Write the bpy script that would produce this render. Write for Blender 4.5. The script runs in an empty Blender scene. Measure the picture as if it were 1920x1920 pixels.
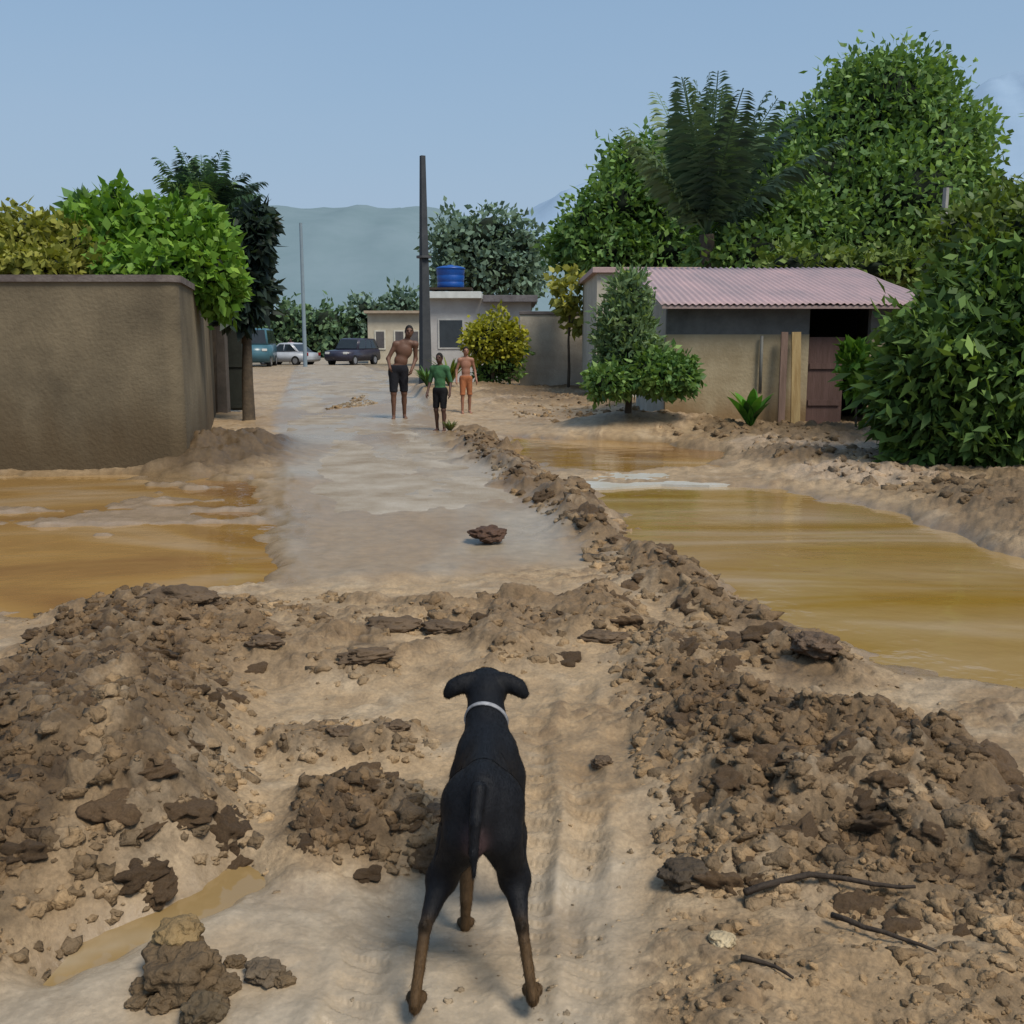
import bpy, bmesh, math, random
import numpy as np
from mathutils import Vector, Matrix, noise as mnoise
random.seed(7); RNG = np.random.default_rng(11)
S = bpy.context.scene; COL = S.collection
CH, PITCH, F = 1.45, math.atan(320/1920), 1920.0
cp, sp = math.cos(PITCH), math.sin(PITCH)

# ------------------------------------------------------------------ helpers
def P(px, py, D):
    """world point seen at a photo pixel, D metres ahead of the camera"""
    u, v = (px-960)/F, (960-py)/F
    dy, dz = cp+sp*v, -sp+cp*v
    t = D/dy
    return Vector((u*t, D, CH+dz*t))
def G(px, py, z=0.0):
    """ground point seen at a photo pixel"""
    u, v = (px-960)/F, (960-py)/F
    dy, dz = cp+sp*v, -sp+cp*v
    t = (z-CH)/dz
    return (u*t, dy*t)
def tag(o, label=None, cat=None, group=None, kind=None):
    if label: o['label'] = label
    if cat: o['category'] = cat
    if group: o['group'] = group
    if kind: o['kind'] = kind
    return o
def empty(name, loc=(0,0,0), rz=0.0):
    o = bpy.data.objects.new(name, None); COL.objects.link(o)
    o.location = loc; o.rotation_euler = (0,0,rz); o.empty_display_size = .2
    return o
def link(name, me, mat=None, parent=None, smooth=False):
    o = bpy.data.objects.new(name, me); COL.objects.link(o)
    if mat: me.materials.append(mat)
    if parent: o.parent = parent
    if smooth: me.polygons.foreach_set('use_smooth', [True]*len(me.polygons))
    return o
def mesh_np(name, V, Q, colors=None, tri=False, attrs=None):
    """fast mesh from arrays: V (n,3), Q (m,4) or (m,3)"""
    me = bpy.data.meshes.new(name)
    V = np.asarray(V, np.float32); Q = np.asarray(Q, np.int32)
    k = Q.shape[1]
    me.vertices.add(len(V)); me.vertices.foreach_set('co', V.ravel())
    me.loops.add(Q.size); me.loops.foreach_set('vertex_index', Q.ravel())
    me.polygons.add(len(Q))
    me.polygons.foreach_set('loop_start', np.arange(0, Q.size, k, dtype=np.int32))
    me.polygons.foreach_set('loop_total', np.full(len(Q), k, np.int32))
    if colors is not None:
        a = me.color_attributes.new('Col', 'FLOAT_COLOR', 'POINT')
        c = np.ones((len(V),4), np.float32); c[:, :3] = colors
        a.data.foreach_set('color', c.ravel())
    for n_, arr in (attrs or {}).items():
        a = me.attributes.new(n_, 'FLOAT', 'POINT'); a.data.foreach_set('value', np.asarray(arr, np.float32))
    me.update(calc_edges=True); me.validate()
    return me
class MB:
    """collects boxes, bars, tubes and polygons in one mesh"""
    def __init__(s): s.bm = bmesh.new()
    def box(s, a, b, bevel=0.0):
        x0,y0,z0 = a; x1,y1,z1 = b
        r = bmesh.ops.create_cube(s.bm, size=1.0)
        for v in r['verts']:
            v.co = Vector((x0+(v.co.x+.5)*(x1-x0), y0+(v.co.y+.5)*(y1-y0), z0+(v.co.z+.5)*(z1-z0)))
        if bevel:
            es = list({e for v in r['verts'] for e in v.link_edges})
            bmesh.ops.bevel(s.bm, geom=es, offset=bevel, segments=2, affect='EDGES', profile=.5)
        return s
    def tube(s, pts, rad, n=8, cap=True):
        pts = [Vector(p) for p in pts]
        if not hasattr(rad, '__len__'): rad = [rad]*len(pts)
        rings = []
        for i, p in enumerate(pts):
            d = (pts[min(i+1, len(pts)-1)]-pts[max(i-1, 0)]).normalized()
            u = d.orthogonal().normalized() if i == 0 else (u-d*u.dot(d)).normalized()
            w = d.cross(u)
            rings.append([s.bm.verts.new(p+(u*math.cos(2*math.pi*k/n)+w*math.sin(2*math.pi*k/n))*rad[i]) for k in range(n)])
        for a, b in zip(rings, rings[1:]):
            for k in range(n): s.bm.faces.new((a[k], a[(k+1)%n], b[(k+1)%n], b[k]))
        if cap:
            s.bm.faces.new(rings[0][::-1]); s.bm.faces.new(rings[-1])
        return s
    def prism(s, poly, axis, a, b):
        """poly of 2D points extruded along an axis (0,1,2) from a to b"""
        def mk(p, t):
            q = list(p); q.insert(axis, t); return s.bm.verts.new(q)
        A = [mk(p, a) for p in poly]; B = [mk(p, b) for p in poly]
        s.bm.faces.new(A); s.bm.faces.new(B[::-1]); n = len(A)
        for k in range(n): s.bm.faces.new((A[k], B[k], B[(k+1)%n], A[(k+1)%n]))
        return s
    def build(s, name, mat, parent=None, smooth=False):
        bmesh.ops.recalc_face_normals(s.bm, faces=s.bm.faces)
        me = bpy.data.meshes.new(name); s.bm.to_mesh(me); s.bm.free()
        return link(name, me, mat, parent, smooth)

# ------------------------------------------------------------------ numpy noise
def _h(ix, iy, seed):
    n = (ix.astype(np.int64)*374761393 + iy.astype(np.int64)*668265263 + seed*1442695041) & 0x7fffffff
    n = ((n ^ (n >> 13))*1274126177) & 0x7fffffff
    n = ((n ^ (n >> 16))*2246822519) & 0x7fffffff
    return ((n ^ (n >> 15)) & 0xffffff)/float(0xffffff)
def vnoise(x, y, seed=0):
    ix, iy = np.floor(x), np.floor(y); fx, fy = x-ix, y-iy
    ux, uy = fx*fx*fx*(fx*(fx*6-15)+10), fy*fy*fy*(fy*(fy*6-15)+10)
    a, b = _h(ix,iy,seed), _h(ix+1,iy,seed); c, d = _h(ix,iy+1,seed), _h(ix+1,iy+1,seed)
    return (a*(1-ux)+b*ux)*(1-uy)+(c*(1-ux)+d*ux)*uy*1.0
def fbm(x, y, seed=0, oc=4, gain=.5):
    r = 0; amp = 1; tot = 0
    for o in range(oc):
        r = r+amp*(vnoise(x*2**o+o*17.3, y*2**o-o*9.1, seed+o)*2-1); tot += amp; amp *= gain
    return r/tot
def lumps(x, y, seed=0):
    """rounded irregular lumps in 0..1, Worley style"""
    ix, iy = np.floor(x), np.floor(y); out = np.zeros_like(x)
    for dx in (-1,0,1):
        for dy in (-1,0,1):
            cx, cy = ix+dx, iy+dy
            px_, py_ = cx+_h(cx,cy,seed), cy+_h(cx,cy,seed+1)
            r = .35+.55*_h(cx,cy,seed+2); hgt = .25+.75*_h(cx,cy,seed+3)**1.5
            d2 = ((x-px_)**2+(y-py_)**2)/(r*r)
            out = np.maximum(out, hgt*np.sqrt(np.clip(1-d2, 0, 1)))
    return out
def sstep(a, b, x):
    t = np.clip((x-a)/(b-a), 0, 1); return t*t*(3-2*t)
def poly_sd(x, y, poly):
    """signed distance to a polygon, inside positive"""
    d = np.full(x.shape, 1e9); ins = np.zeros(x.shape, bool); n = len(poly)
    for i in range(n):
        ax, ay = poly[i]; bx, by = poly[(i+1)%n]
        ex, ey = bx-ax, by-ay; wx, wy = x-ax, y-ay
        t = np.clip((wx*ex+wy*ey)/(ex*ex+ey*ey+1e-12), 0, 1)
        d = np.minimum(d, (wx-ex*t)**2+(wy-ey*t)**2)
        c = ((ay > y) != (by > y)) & (x < (bx-ax)*(y-ay)/(by-ay+1e-12)+ax)
        ins ^= c
    d = np.sqrt(d); return np.where(ins, d, -d)
def gp(*pts): return [G(*p) for p in pts]

# ------------------------------------------------------------------ materials
def new_mat(name):
    m = bpy.data.materials.new(name); m.use_nodes = True
    nt = m.node_tree; return m, nt, nt.nodes['Principled BSDF'], nt.nodes, nt.links
def M(name, c1, c2=None, scale=4.0, rough=.85, bump=0.0, bscale=30.0, attr=False, metal=0.0, spec=.3, stretch=(1,1,1), detail=6.0):
    m, nt, b, N, L = new_mat(name)
    b.inputs['Roughness'].default_value = rough; b.inputs['Metallic'].default_value = metal
    b.inputs['Specular IOR Level'].default_value = spec
    tc = N.new('ShaderNodeTexCoord'); mp = N.new('ShaderNodeMapping'); mp.inputs['Scale'].default_value = stretch
    L.new(tc.outputs['Object'], mp.inputs['Vector'])
    nz = N.new('ShaderNodeTexNoise'); nz.inputs['Scale'].default_value = scale; nz.inputs['Detail'].default_value = detail
    nz.inputs['Roughness'].default_value = .65
    L.new(mp.outputs['Vector'], nz.inputs['Vector'])
    rp = N.new('ShaderNodeValToRGB'); rp.color_ramp.elements[0].position = .32; rp.color_ramp.elements[1].position = .68
    c2 = c2 or tuple(v*.7 for v in c1)
    rp.color_ramp.elements[0].color = (*c2, 1); rp.color_ramp.elements[1].color = (*c1, 1)
    L.new(nz.outputs['Fac'], rp.inputs['Fac'])
    out = rp.outputs['Color']
    if attr:
        at = N.new('ShaderNodeAttribute'); at.attribute_name = 'Col'
        mx = N.new('ShaderNodeMix'); mx.data_type = 'RGBA'; mx.blend_type = 'MULTIPLY'; mx.inputs['Factor'].default_value = 1
        L.new(at.outputs['Color'], mx.inputs['A']); L.new(out, mx.inputs['B']); out = mx.outputs['Result']
    L.new(out, b.inputs['Base Color'])
    if bump:
        n2 = N.new('ShaderNodeTexNoise'); n2.inputs['Scale'].default_value = bscale; n2.inputs['Detail'].default_value = 8
        L.new(mp.outputs['Vector'], n2.inputs['Vector'])
        bp = N.new('ShaderNodeBump'); bp.inputs['Strength'].default_value = bump; bp.inputs['Distance'].default_value = .02
        L.new(n2.outputs['Fac'], bp.inputs['Height']); L.new(bp.outputs['Normal'], b.inputs['Normal'])
    return m
def add_stain(m, z0, z1, col, amt=.85):
    nt = m.node_tree; N, L = nt.nodes, nt.links; b = N['Principled BSDF']; src = b.inputs['Base Color'].links[0].from_socket
    tc = N.new('ShaderNodeTexCoord'); sx = N.new('ShaderNodeSeparateXYZ'); L.new(tc.outputs['Object'], sx.inputs[0])
    nz = N.new('ShaderNodeTexNoise'); nz.inputs['Scale'].default_value = 2.2; nz.inputs['Detail'].default_value = 8
    mp = N.new('ShaderNodeMapping'); mp.inputs['Scale'].default_value = (1,1,.35); L.new(tc.outputs['Object'], mp.inputs['Vector']); L.new(mp.outputs['Vector'], nz.inputs['Vector'])
    ad = N.new('ShaderNodeMath'); ad.operation = 'MULTIPLY_ADD'; ad.inputs[1].default_value = (z1-z0)*1.4
    L.new(nz.outputs['Fac'], ad.inputs[0]); L.new(sx.outputs['Z'], ad.inputs[2])
    mr = N.new('ShaderNodeMapRange'); mr.interpolation_type = 'SMOOTHSTEP'
    mr.inputs['From Min'].default_value = z0+(z1-z0)*.7; mr.inputs['From Max'].default_value = z1+(z1-z0)*.7
    mr.inputs['To Min'].default_value = amt; mr.inputs['To Max'].default_value = 0
    L.new(ad.outputs[0], mr.inputs['Value'])
    mx = N.new('ShaderNodeMix'); mx.data_type = 'RGBA'; mx.inputs['B'].default_value = (*col, 1)
    L.new(mr.outputs[0], mx.inputs['Factor']); L.new(src, mx.inputs['A']); L.new(mx.outputs['Result'], b.inputs['Base Color'])
    return m
def leaf_mat(name, trans=.25, rough=.5):
    m = bpy.data.materials.new(name); m.use_nodes = True
    nt = m.node_tree; N, L = nt.nodes, nt.links; b = N['Principled BSDF']
    b.inputs['Roughness'].default_value = rough; b.inputs['Specular IOR Level'].default_value = .22
    at = N.new('ShaderNodeAttribute'); at.attribute_name = 'Col'
    tr = N.new('ShaderNodeBsdfTranslucent'); mx = N.new('ShaderNodeMixShader'); mx.inputs['Fac'].default_value = trans
    gm = N.new('ShaderNodeMix'); gm.data_type = 'RGBA'; gm.blend_type = 'MULTIPLY'; gm.inputs['Factor'].default_value = 1
    gm.inputs['B'].default_value = (1.5, 1.5, .6, 1)
    L.new(at.outputs['Color'], b.inputs['Base Color']); L.new(at.outputs['Color'], gm.inputs['A'])
    L.new(gm.outputs['Result'], tr.inputs['Color'])
    L.new(b.outputs['BSDF'], mx.inputs[1]); L.new(tr.outputs['BSDF'], mx.inputs[2])
    L.new(mx.outputs['Shader'], N['Material Output'].inputs['Surface'])
    return m

def ground_mat():
    m, nt, b, N, L = new_mat('wet_mud')
    at = N.new('ShaderNodeAttribute'); at.attribute_name = 'Col'
    we = N.new('ShaderNodeAttribute'); we.attribute_name = 'wet'
    tc = N.new('ShaderNodeTexCoord')
    def nz(s, d=8, r=.65):
        n = N.new('ShaderNodeTexNoise'); n.inputs['Scale'].default_value = s; n.inputs['Detail'].default_value = d
        n.inputs['Roughness'].default_value = r; L.new(tc.outputs['Object'], n.inputs['Vector']); return n
    n1 = nz(9); mr = N.new('ShaderNodeMapRange'); mr.inputs['From Min'].default_value = .3; mr.inputs['From Max'].default_value = .7
    mr.inputs['To Min'].default_value = .62; mr.inputs['To Max'].default_value = 1.3
    L.new(n1.outputs['Fac'], mr.inputs['Value'])
    n3 = nz(70, 4); m3 = N.new('ShaderNodeMapRange'); m3.inputs['From Min'].default_value = .3; m3.inputs['From Max'].default_value = .7
    m3.inputs['To Min'].default_value = .72; m3.inputs['To Max'].default_value = 1.22
    L.new(n3.outputs['Fac'], m3.inputs['Value'])
    mu = N.new('ShaderNodeMath'); mu.operation = 'MULTIPLY'; L.new(mr.outputs[0], mu.inputs[0]); L.new(m3.outputs[0], mu.inputs[1])
    # less mottling where the silt is wet and smooth
    cal = N.new('ShaderNodeMix'); cal.data_type = 'FLOAT'; cal.inputs['B'].default_value = 1.0
    wm = N.new('ShaderNodeMath'); wm.operation = 'MULTIPLY'; wm.inputs[1].default_value = .6
    L.new(we.outputs['Fac'], wm.inputs[0]); L.new(wm.outputs[0], cal.inputs['Factor']); L.new(mu.outputs[0], cal.inputs['A'])
    vm = N.new('ShaderNodeVectorMath'); vm.operation = 'SCALE'
    L.new(at.outputs['Color'], vm.inputs[0]); L.new(cal.outputs['Result'], vm.inputs['Scale'])
    L.new(vm.outputs['Vector'], b.inputs['Base Color'])
    rr = N.new('ShaderNodeMapRange'); rr.inputs['To Min'].default_value = .74; rr.inputs['To Max'].default_value = .24
    L.new(we.outputs['Fac'], rr.inputs['Value']); L.new(rr.outputs[0], b.inputs['Roughness'])
    b.inputs['Specular IOR Level'].default_value = .35
    nb = nz(55, 10, .7); bp = N.new('ShaderNodeBump'); bp.inputs['Distance'].default_value = .012
    st = N.new('ShaderNodeMapRange'); st.inputs['To Min'].default_value = .9; st.inputs['To Max'].default_value = .25
    L.new(we.outputs['Fac'], st.inputs['Value']); L.new(st.outputs[0], bp.inputs['Strength'])
    L.new(nb.outputs['Fac'], bp.inputs['Height']); L.new(bp.outputs['Normal'], b.inputs['Normal'])
    return m
def water_mat(name, c1, c2, c3, ang, stretch=(1,7), rough=.1, bump=.35):
    m, nt, b, N, L = new_mat(name)
    tc = N.new('ShaderNodeTexCoord'); mp = N.new('ShaderNodeMapping')
    mp.inputs['Rotation'].default_value = (0,0,ang); mp.inputs['Scale'].default_value = (stretch[0], stretch[1], 1)
    L.new(tc.outputs['Object'], mp.inputs['Vector'])
    n1 = N.new('ShaderNodeTexNoise'); n1.inputs['Scale'].default_value = .55; n1.inputs['Detail'].default_value = 3; n1.inputs['Distortion'].default_value = 1.4
    L.new(mp.outputs['Vector'], n1.inputs['Vector'])
    rp = N.new('ShaderNodeValToRGB'); e = rp.color_ramp.elements
    e[0].position = .34; e[0].color = (*c2, 1); e[1].position = .52; e[1].color = (*c1, 1)
    x = e.new(.68); x.color = (*c3, 1)
    L.new(n1.outputs['Fac'], rp.inputs['Fac']); L.new(rp.outputs['Color'], b.inputs['Base Color'])
    b.inputs['Roughness'].default_value = rough; b.inputs['Specular IOR Level'].default_value = .4
    n2 = N.new('ShaderNodeTexNoise'); n2.inputs['Scale'].default_value = 2.2; n2.inputs['Detail'].default_value = 4
    mp2 = N.new('ShaderNodeMapping'); mp2.inputs['Rotation'].default_value = (0,0,ang); mp2.inputs['Scale'].default_value = (1, 1.3, 1)
    L.new(tc.outputs['Object'], mp2.inputs['Vector']); L.new(mp2.outputs['Vector'], n2.inputs['Vector'])
    bp = N.new('ShaderNodeBump'); bp.inputs['Strength'].default_value = bump; bp.inputs['Distance'].default_value = .1
    L.new(n2.outputs['Fac'], bp.inputs['Height']); L.new(bp.outputs['Normal'], b.inputs['Normal'])
    return m

MUD = ground_mat()
LEAF = leaf_mat('foliage'); LEAFD = leaf_mat('glossy_foliage', .2, .6); LEAFH = leaf_mat('distant_foliage', .15, .8)
BARK = M('bark', (.10,.075,.05), (.05,.04,.03), 8, .95, .6, 20)
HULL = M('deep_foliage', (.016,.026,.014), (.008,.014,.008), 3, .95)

# ------------------------------------------------------------------ terrain
WL = gp((-900,886),(470,884),(495,960),(500,1085),(300,1120),(60,1150),(-300,1165),(-900,1150))
WR = gp((1080,905),(1420,905),(1700,960),(1920,1040),(2600,1210),(2600,1420),(1930,1282),(1640,1238),(1460,1170),(1330,1100),(1225,1030),(1130,950))
UP = gp((905,835),(985,812),(1200,822),(1340,836),(1385,868),(1240,878),(1060,880),(960,862))
RIDGE = [G(880,815),G(960,880),G(1060,945),G(1170,1025),G(1270,1105),G(1390,1170),G(1530,1265)]
LH = gp((-700,1330),(0,1290),(70,1215),(210,1195),(390,1200),(450,1260),(440,1420),(490,1560),(330,1640),(100,1770),(-150,1900),(-900,1900))
RH = gp((1165,1165),(1320,1180),(1420,1300),(1590,1370),(1790,1400),(1960,1510),(2600,1600),(2600,1900),(1960,1790),(1560,1700),(1290,1650),(1220,1470),(1150,1300))
BERM = gp((90,1135),(330,1140),(560,1112),(900,1130),(1200,1120),(1250,1220),(1050,1262),(800,1290),(500,1290),(120,1260))
MID = gp((560,1490),(720,1460),(830,1500),(840,1570),(700,1600),(540,1580))
MIDB = gp((480,1370),(640,1350),(820,1370),(800,1420),(620,1430),(500,1410))
FR = gp((1290,1660),(1960,1760),(2400,1900),(2400,2300),(1300,2300),(1180,1900))
SMOOTH = gp((380,1640),(830,1590),(1180,1600),(1230,1700),(1180,2300),(-300,2300),(-100,1890),(130,1760))
ROADP = gp((505,1105),(1190,1050),(1010,900),(835,800),(742,700),(655,672),(560,672),(515,770))
BANK = gp((900,770),(1100,760),(1340,835),(1420,880),(1700,945),(1930,1030),(2900,1200),(3000,760),(1200,700),(900,700))
DOGC = (-.07, 2.62)
def seg_d(x, y, pts):
    d = np.full(x.shape, 1e9)
    for (ax,ay),(bx,by) in zip(pts, pts[1:]):
        ex, ey = bx-ax, by-ay; t = np.clip(((x-ax)*ex+(y-ay)*ey)/(ex*ex+ey*ey), 0, 1)
        d = np.minimum(d, np.hypot(x-ax-ex*t, y-ay-ey*t))
    return d
def terrain(x, y):
    """height, colour, wetness of the mud at world x, y"""
    x = np.asarray(x, float); y = np.asarray(y, float)
    near = np.clip(1-(y-30)/60, 0, 1)
    wx, wy = fbm(x*1.6, y*1.6, 50, 4)*.25, fbm(x*1.6, y*1.6, 60, 4)*.25
    sc = np.clip(y/6, .35, 2.2)                       # wobble of the outlines grows with distance
    X, Y = x+wx*sc, y+wy*sc
    n1 = fbm(x*.9, y*.9, 1, 5); n2 = fbm(x*4, y*4, 2, 5); n3 = fbm(x*14, y*14, 3, 4)
    lp1 = lumps(x*4.2+n2*.5, y*4.2, 5); lp2 = lumps(x*9+n2, y*9, 9); lp3 = lumps(x*20, y*20+n2, 13)
    h = .018*n1+.007*n2
    m = lambda poly, a, b: sstep(a, b, poly_sd(X, Y, poly))
    wl = m(WL, -.12, .25); wr = m(WR, -.15, .3); up = m(UP, -.1, .35)
    lh = m(LH, -.12, .35); rh = m(RH, -.12, .3); be = m(BERM, -.08, .3)
    mid = np.maximum(m(MID, -.05, .12), .8*m(MIDB, -.05, .14)); fr = m(FR, -.1, .25); smo = m(SMOOTH, -.1, .12)
    rd = poly_sd(x+wx*.5, y+wy*.5, ROADP); road = sstep(-.12, .16, rd)
    ri = np.exp(-(seg_d(X, Y, RIDGE)/.24)**2)
    bank = m(BANK, -.5, .6)
    # silt bars standing out of the left pool
    bars = sstep(.0, .35, fbm(x*.9, y*1.9, 31, 5, .6)+.42*np.exp(-((y-8.2)/1.0)**2)-.14)
    h += -.085*wl*(1-.85*bars)+.02*wl*n2 - .10*wr*(1-.55*sstep(.25,.6,fbm(x*.5+y*.9, y*2.4+x*.4, 35, 4))) - .1*up
    dry = 1-np.maximum(np.maximum(wl, wr), up)
    # heaps
    lh_h = lh*(.05+.15*np.exp(-((x+1.75)**2/1.2+(y-3.3)**2/.7))+.10*np.exp(-((x+1.3)**2/.25+(y-3.2)**2/.3)))
    rh_h = rh*(.03+.10*np.exp(-((x-1.35)**2/.7+(y-3.55)**2/.5))+.03*np.exp(-((x-.8)**2/.25+(y-4.7)**2/.5))+.05*n1)
    rough_ = np.maximum.reduce([lh, rh, .75*be*sstep(-.45,.2,n1+n2*.7), .9*mid, .4*fr, 1.0*np.clip(ri*1.3,0,1)*sstep(-.7,.0,n1+n2)])
    grow = np.clip(y/4.0, .6, 1.8)
    h += lh_h+rh_h+.055*be*(.4+n1+.6)*1.0+.045*mid+.05*ri*(1+1.2*n1)+.02*fr
    n2b = fbm(x*7, y*7, 41, 6, .62)
    clod = (.065*lp1+.05*lp2+.026*lp3)*(.75+.6*n1)+.03*n2+.045*n2b+.012*n3
    h += rough_*np.maximum(clod, 0)*1.0
    loose = sstep(.15, .5, fbm(x*2.1, y*2.1, 77, 4))*dry*(1-road)*(1-.75*smo)
    h += loose*(.018*lp2+.014*lp3)
    for a_, b_ in (((1010,2100),(1010,1300)),((1150,2100),(1075,1300)),((640,2000),(720,1640))):
        dd = seg_d(x+.06*fbm(x*1.2,y*1.2,61,2), y, [G(*a_), G(*b_)])
        h += (1-rough_)*dry*np.clip(.6+n2, 0, 1)*(-.020*np.exp(-(dd/.055)**4)*(.7+.3*np.sign(np.sin(y*70+x*30)))+.012*np.exp(-((dd-.085)/.03)**2))
    # lightly trodden silt, drag marks and foot holes in the smooth part
    h += (1-rough_)*dry*(1-road*.8)*(.006*n2+.004*n3)*near
    holes = .7*sstep(.60, .95, vnoise(x*7.5, y*5.5, 91))*(1-rough_)*dry*(1-road)*near*np.clip(1.2-y/8, .2, 1)
    h -= .022*holes
    h -= .10*np.exp(-((x-DOGC[0])**2/.16+((y-DOGC[1])/.27)**2))*(1-.6*rough_)
    # trough with a puddle along the foot of the left heap
    tr = np.exp(-(seg_d(X, Y, [G(90,1790),G(330,1690),G(470,1610)])/.085)**2)*(1-lh*.4)
    h -= .085*tr
    n2c = fbm(x*7, y*7, 43, 6, .62); h += dry*(1-.6*smo)*(1-road)*.022*n2c+bank*dry*.05*(n2c+.5*lp2)
    # road is flat concrete with a film of silt
    silt = fbm(x*1.3+y*.3, y*.7, 21, 5); silt2 = fbm(x*6, y*4, 22, 4)
    edge = sstep(.75, .0, rd)*road
    h = h*(1-road)+road*(-.008+.020*silt+.008*silt2+.05*edge*np.clip(.4+silt, 0, 1)+ri*.07*(1+.8*n1)+ri*clod)
    h += bank*(.10+.05*n1+.35*bank*np.clip(.09*lp1*near+.05*lp2*near, 0, 1))
    h += .34*np.exp(-((x-P(1190,700,16.4).x)**2/1.6+(y-16.7)**2/.8))
    wm = np.exp(-((x-P(415,820,12.8).x)**2/.5+(y-13.0)**2/2.6)); h += .32*wm*(1+.6*n2)
    kn = np.exp(-((x-P(812,700,26).x)**2/2.2+(y-27)**2/30)); h += .38*kn*(1-road*.8)
    far = sstep(40, 80, y); h = h*(1-far)-.03*far
    # ---- colours (linear albedo, with crevice shade mixed in)
    tan = np.array((.345,.245,.142)); grey = np.array((.355,.305,.235)); dark = np.array((.128,.080,.039)); brown = np.array((.235,.155,.08))
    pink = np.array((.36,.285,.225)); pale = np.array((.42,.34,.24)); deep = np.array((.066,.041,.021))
    def mix(c, d, k): return c*(1-k[:,None])+np.asarray(d)*k[:,None]
    c = np.tile(tan, (len(x),1)); c = mix(c, brown, sstep(-.05,.5,n1)*.7); c = mix(c, pale, sstep(.1,.5,n2)*.35)
    c = mix(c, grey, smo*.8*sstep(-.6,.3,n1+.2)); c = mix(c, pink, wl*.75*bars); c = mix(c, brown*1.05, np.maximum(wl*(1-bars), up)*.8)
    c = mix(c, pink*.9, wr*.7); c = mix(c, brown*.9, road*.6); c = mix(c, grey*.95, road*.7*sstep(-.3,.3,fbm(x*1.4,y*.5,71,4)))
    hv = np.clip(n2*.5+.5+n3*.25, 0, 1)
    c = mix(c, dark*.82*(1+.2*n1[:,None]), lh*(.98-.25*hv*sstep(.1,.6,lp2))); c = mix(c, dark*1.0, rh*(.97-.3*hv)); c = mix(c, dark*1.15, be*.8*sstep(-.45,.2,n1+n2*.7)); c = mix(c, dark*.95, np.maximum(mid, np.clip(ri*1.2,0,1))*.8)
    c = mix(c, brown*1.12, fr*.6)
    streak = np.exp(-(seg_d(x+wx*.3, y+wy*.3, [G(120,1680),G(190,1530),G(235,1400)])/.05)**2); c = mix(c, tan, streak*.55)
    c = mix(c, deep, rough_*(.75*sstep(.22,.02,lp1)*sstep(.3,.05,lp2)+.35*sstep(.1,.5,-n2)))  # shade in the gaps between lumps, painted as a darker tone
    c = mix(c, pale, rough_*.22*sstep(.45,.8,lp3)*sstep(-.1,.3,n2))
    c = mix(c, brown*.6, bank*.92*sstep(-.5,.2,n1+.4*n2)); c = mix(c, pink*.95, bank*.5*sstep(.1,.4,-n1))
    c = mix(c, brown*.42, np.clip(wm*2.5, 0, 1))
    rim = np.clip(np.maximum.reduce([m(WL,-.5,.1), m(WR,-.5,.1), m(UP,-.4,.1), tr]), 0, 1)*sstep(.035, -.02, h); c = mix(c, brown*.7, rim*.55)
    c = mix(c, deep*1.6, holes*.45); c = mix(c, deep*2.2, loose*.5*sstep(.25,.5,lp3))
    c = mix(c, (.20,.17,.12), far)
    wet = np.clip(.35+.55*smo+.5*road-.55*rough_+.35*np.maximum(wl, wr)-.25*loose+.2*n1+.5*rim, 0, 1)*(1-bank*.7)*(1-far)
    return h, np.clip(c, 0, 1), wet
def Hat(x, y):
    return float(terrain(np.array([x]), np.array([y]))[0][0])
def build_ground():
    ys = np.concatenate([np.geomspace(.55, 1.6, 90, endpoint=False), np.geomspace(1.6, 7.5, 540, endpoint=False), np.geomspace(7.5, 60, 300, endpoint=False), np.geomspace(60, 6000, 30)])
    tc = np.linspace(-.66, .66, 760)
    side = np.geomspace(.66, 8, 60)[1:]
    ts = np.concatenate([-side[::-1], tc, side])
    X = (ts[None, :]*ys[:, None]); Y = np.repeat(ys[:, None], len(ts), 1)
    x, y = X.ravel(), Y.ravel(); h = np.empty_like(x); c = np.empty((len(x),3)); w = np.empty_like(x)
    for i in range(0, len(x), 120000):
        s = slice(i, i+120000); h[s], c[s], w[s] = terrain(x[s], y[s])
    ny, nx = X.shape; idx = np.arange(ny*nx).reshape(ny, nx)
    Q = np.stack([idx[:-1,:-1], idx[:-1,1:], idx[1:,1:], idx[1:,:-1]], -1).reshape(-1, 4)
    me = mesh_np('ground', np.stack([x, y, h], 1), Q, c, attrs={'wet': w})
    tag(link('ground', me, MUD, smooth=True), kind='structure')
build_ground()
def sheet(name, poly, z, mat, kind='structure'):
    b = MB(); b.bm.faces.new([b.bm.verts.new((p[0], p[1], z)) for p in poly])
    o = b.build(name, mat); return tag(o, kind=kind)
W1 = water_mat('muddy_pool', (.30,.17,.05), (.20,.10,.03), (.37,.26,.15), -.1, (.5,1.0), .07, .12)
W2 = water_mat('muddy_stream', (.30,.20,.085), (.25,.145,.028), (.38,.29,.19), .85, (.45,1.5), .09, .12)
sheet('floodwater', gp((-1500,868),(520,868),(520,1120),(-100,1185),(-1500,1230)), -.030, W1)
sheet('floodwater', gp((860,795),(1460,795),(1460,882),(1340,900),(1060,900),(900,870)), -.032, W1)
sheet('floodwater', gp((1000,902),(1460,902),(1800,960),(2700,1180),(2700,1500),(1700,1330),(1500,1260),(1240,1120)), -.034, W2)
W3 = water_mat('muddy_puddle', (.27,.185,.085), (.22,.14,.05), (.33,.26,.17), .6, (1.5,2.5), .05, .08)
sheet('puddle', gp((40,1850),(230,1640),(420,1560),(540,1590),(530,1650),(370,1760),(140,1860)), -.052, W3)
ROADM = M('silty_concrete', (.37,.325,.265), (.21,.16,.105), 1.5, .6, .5, 40, spec=.15, detail=12)
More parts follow.
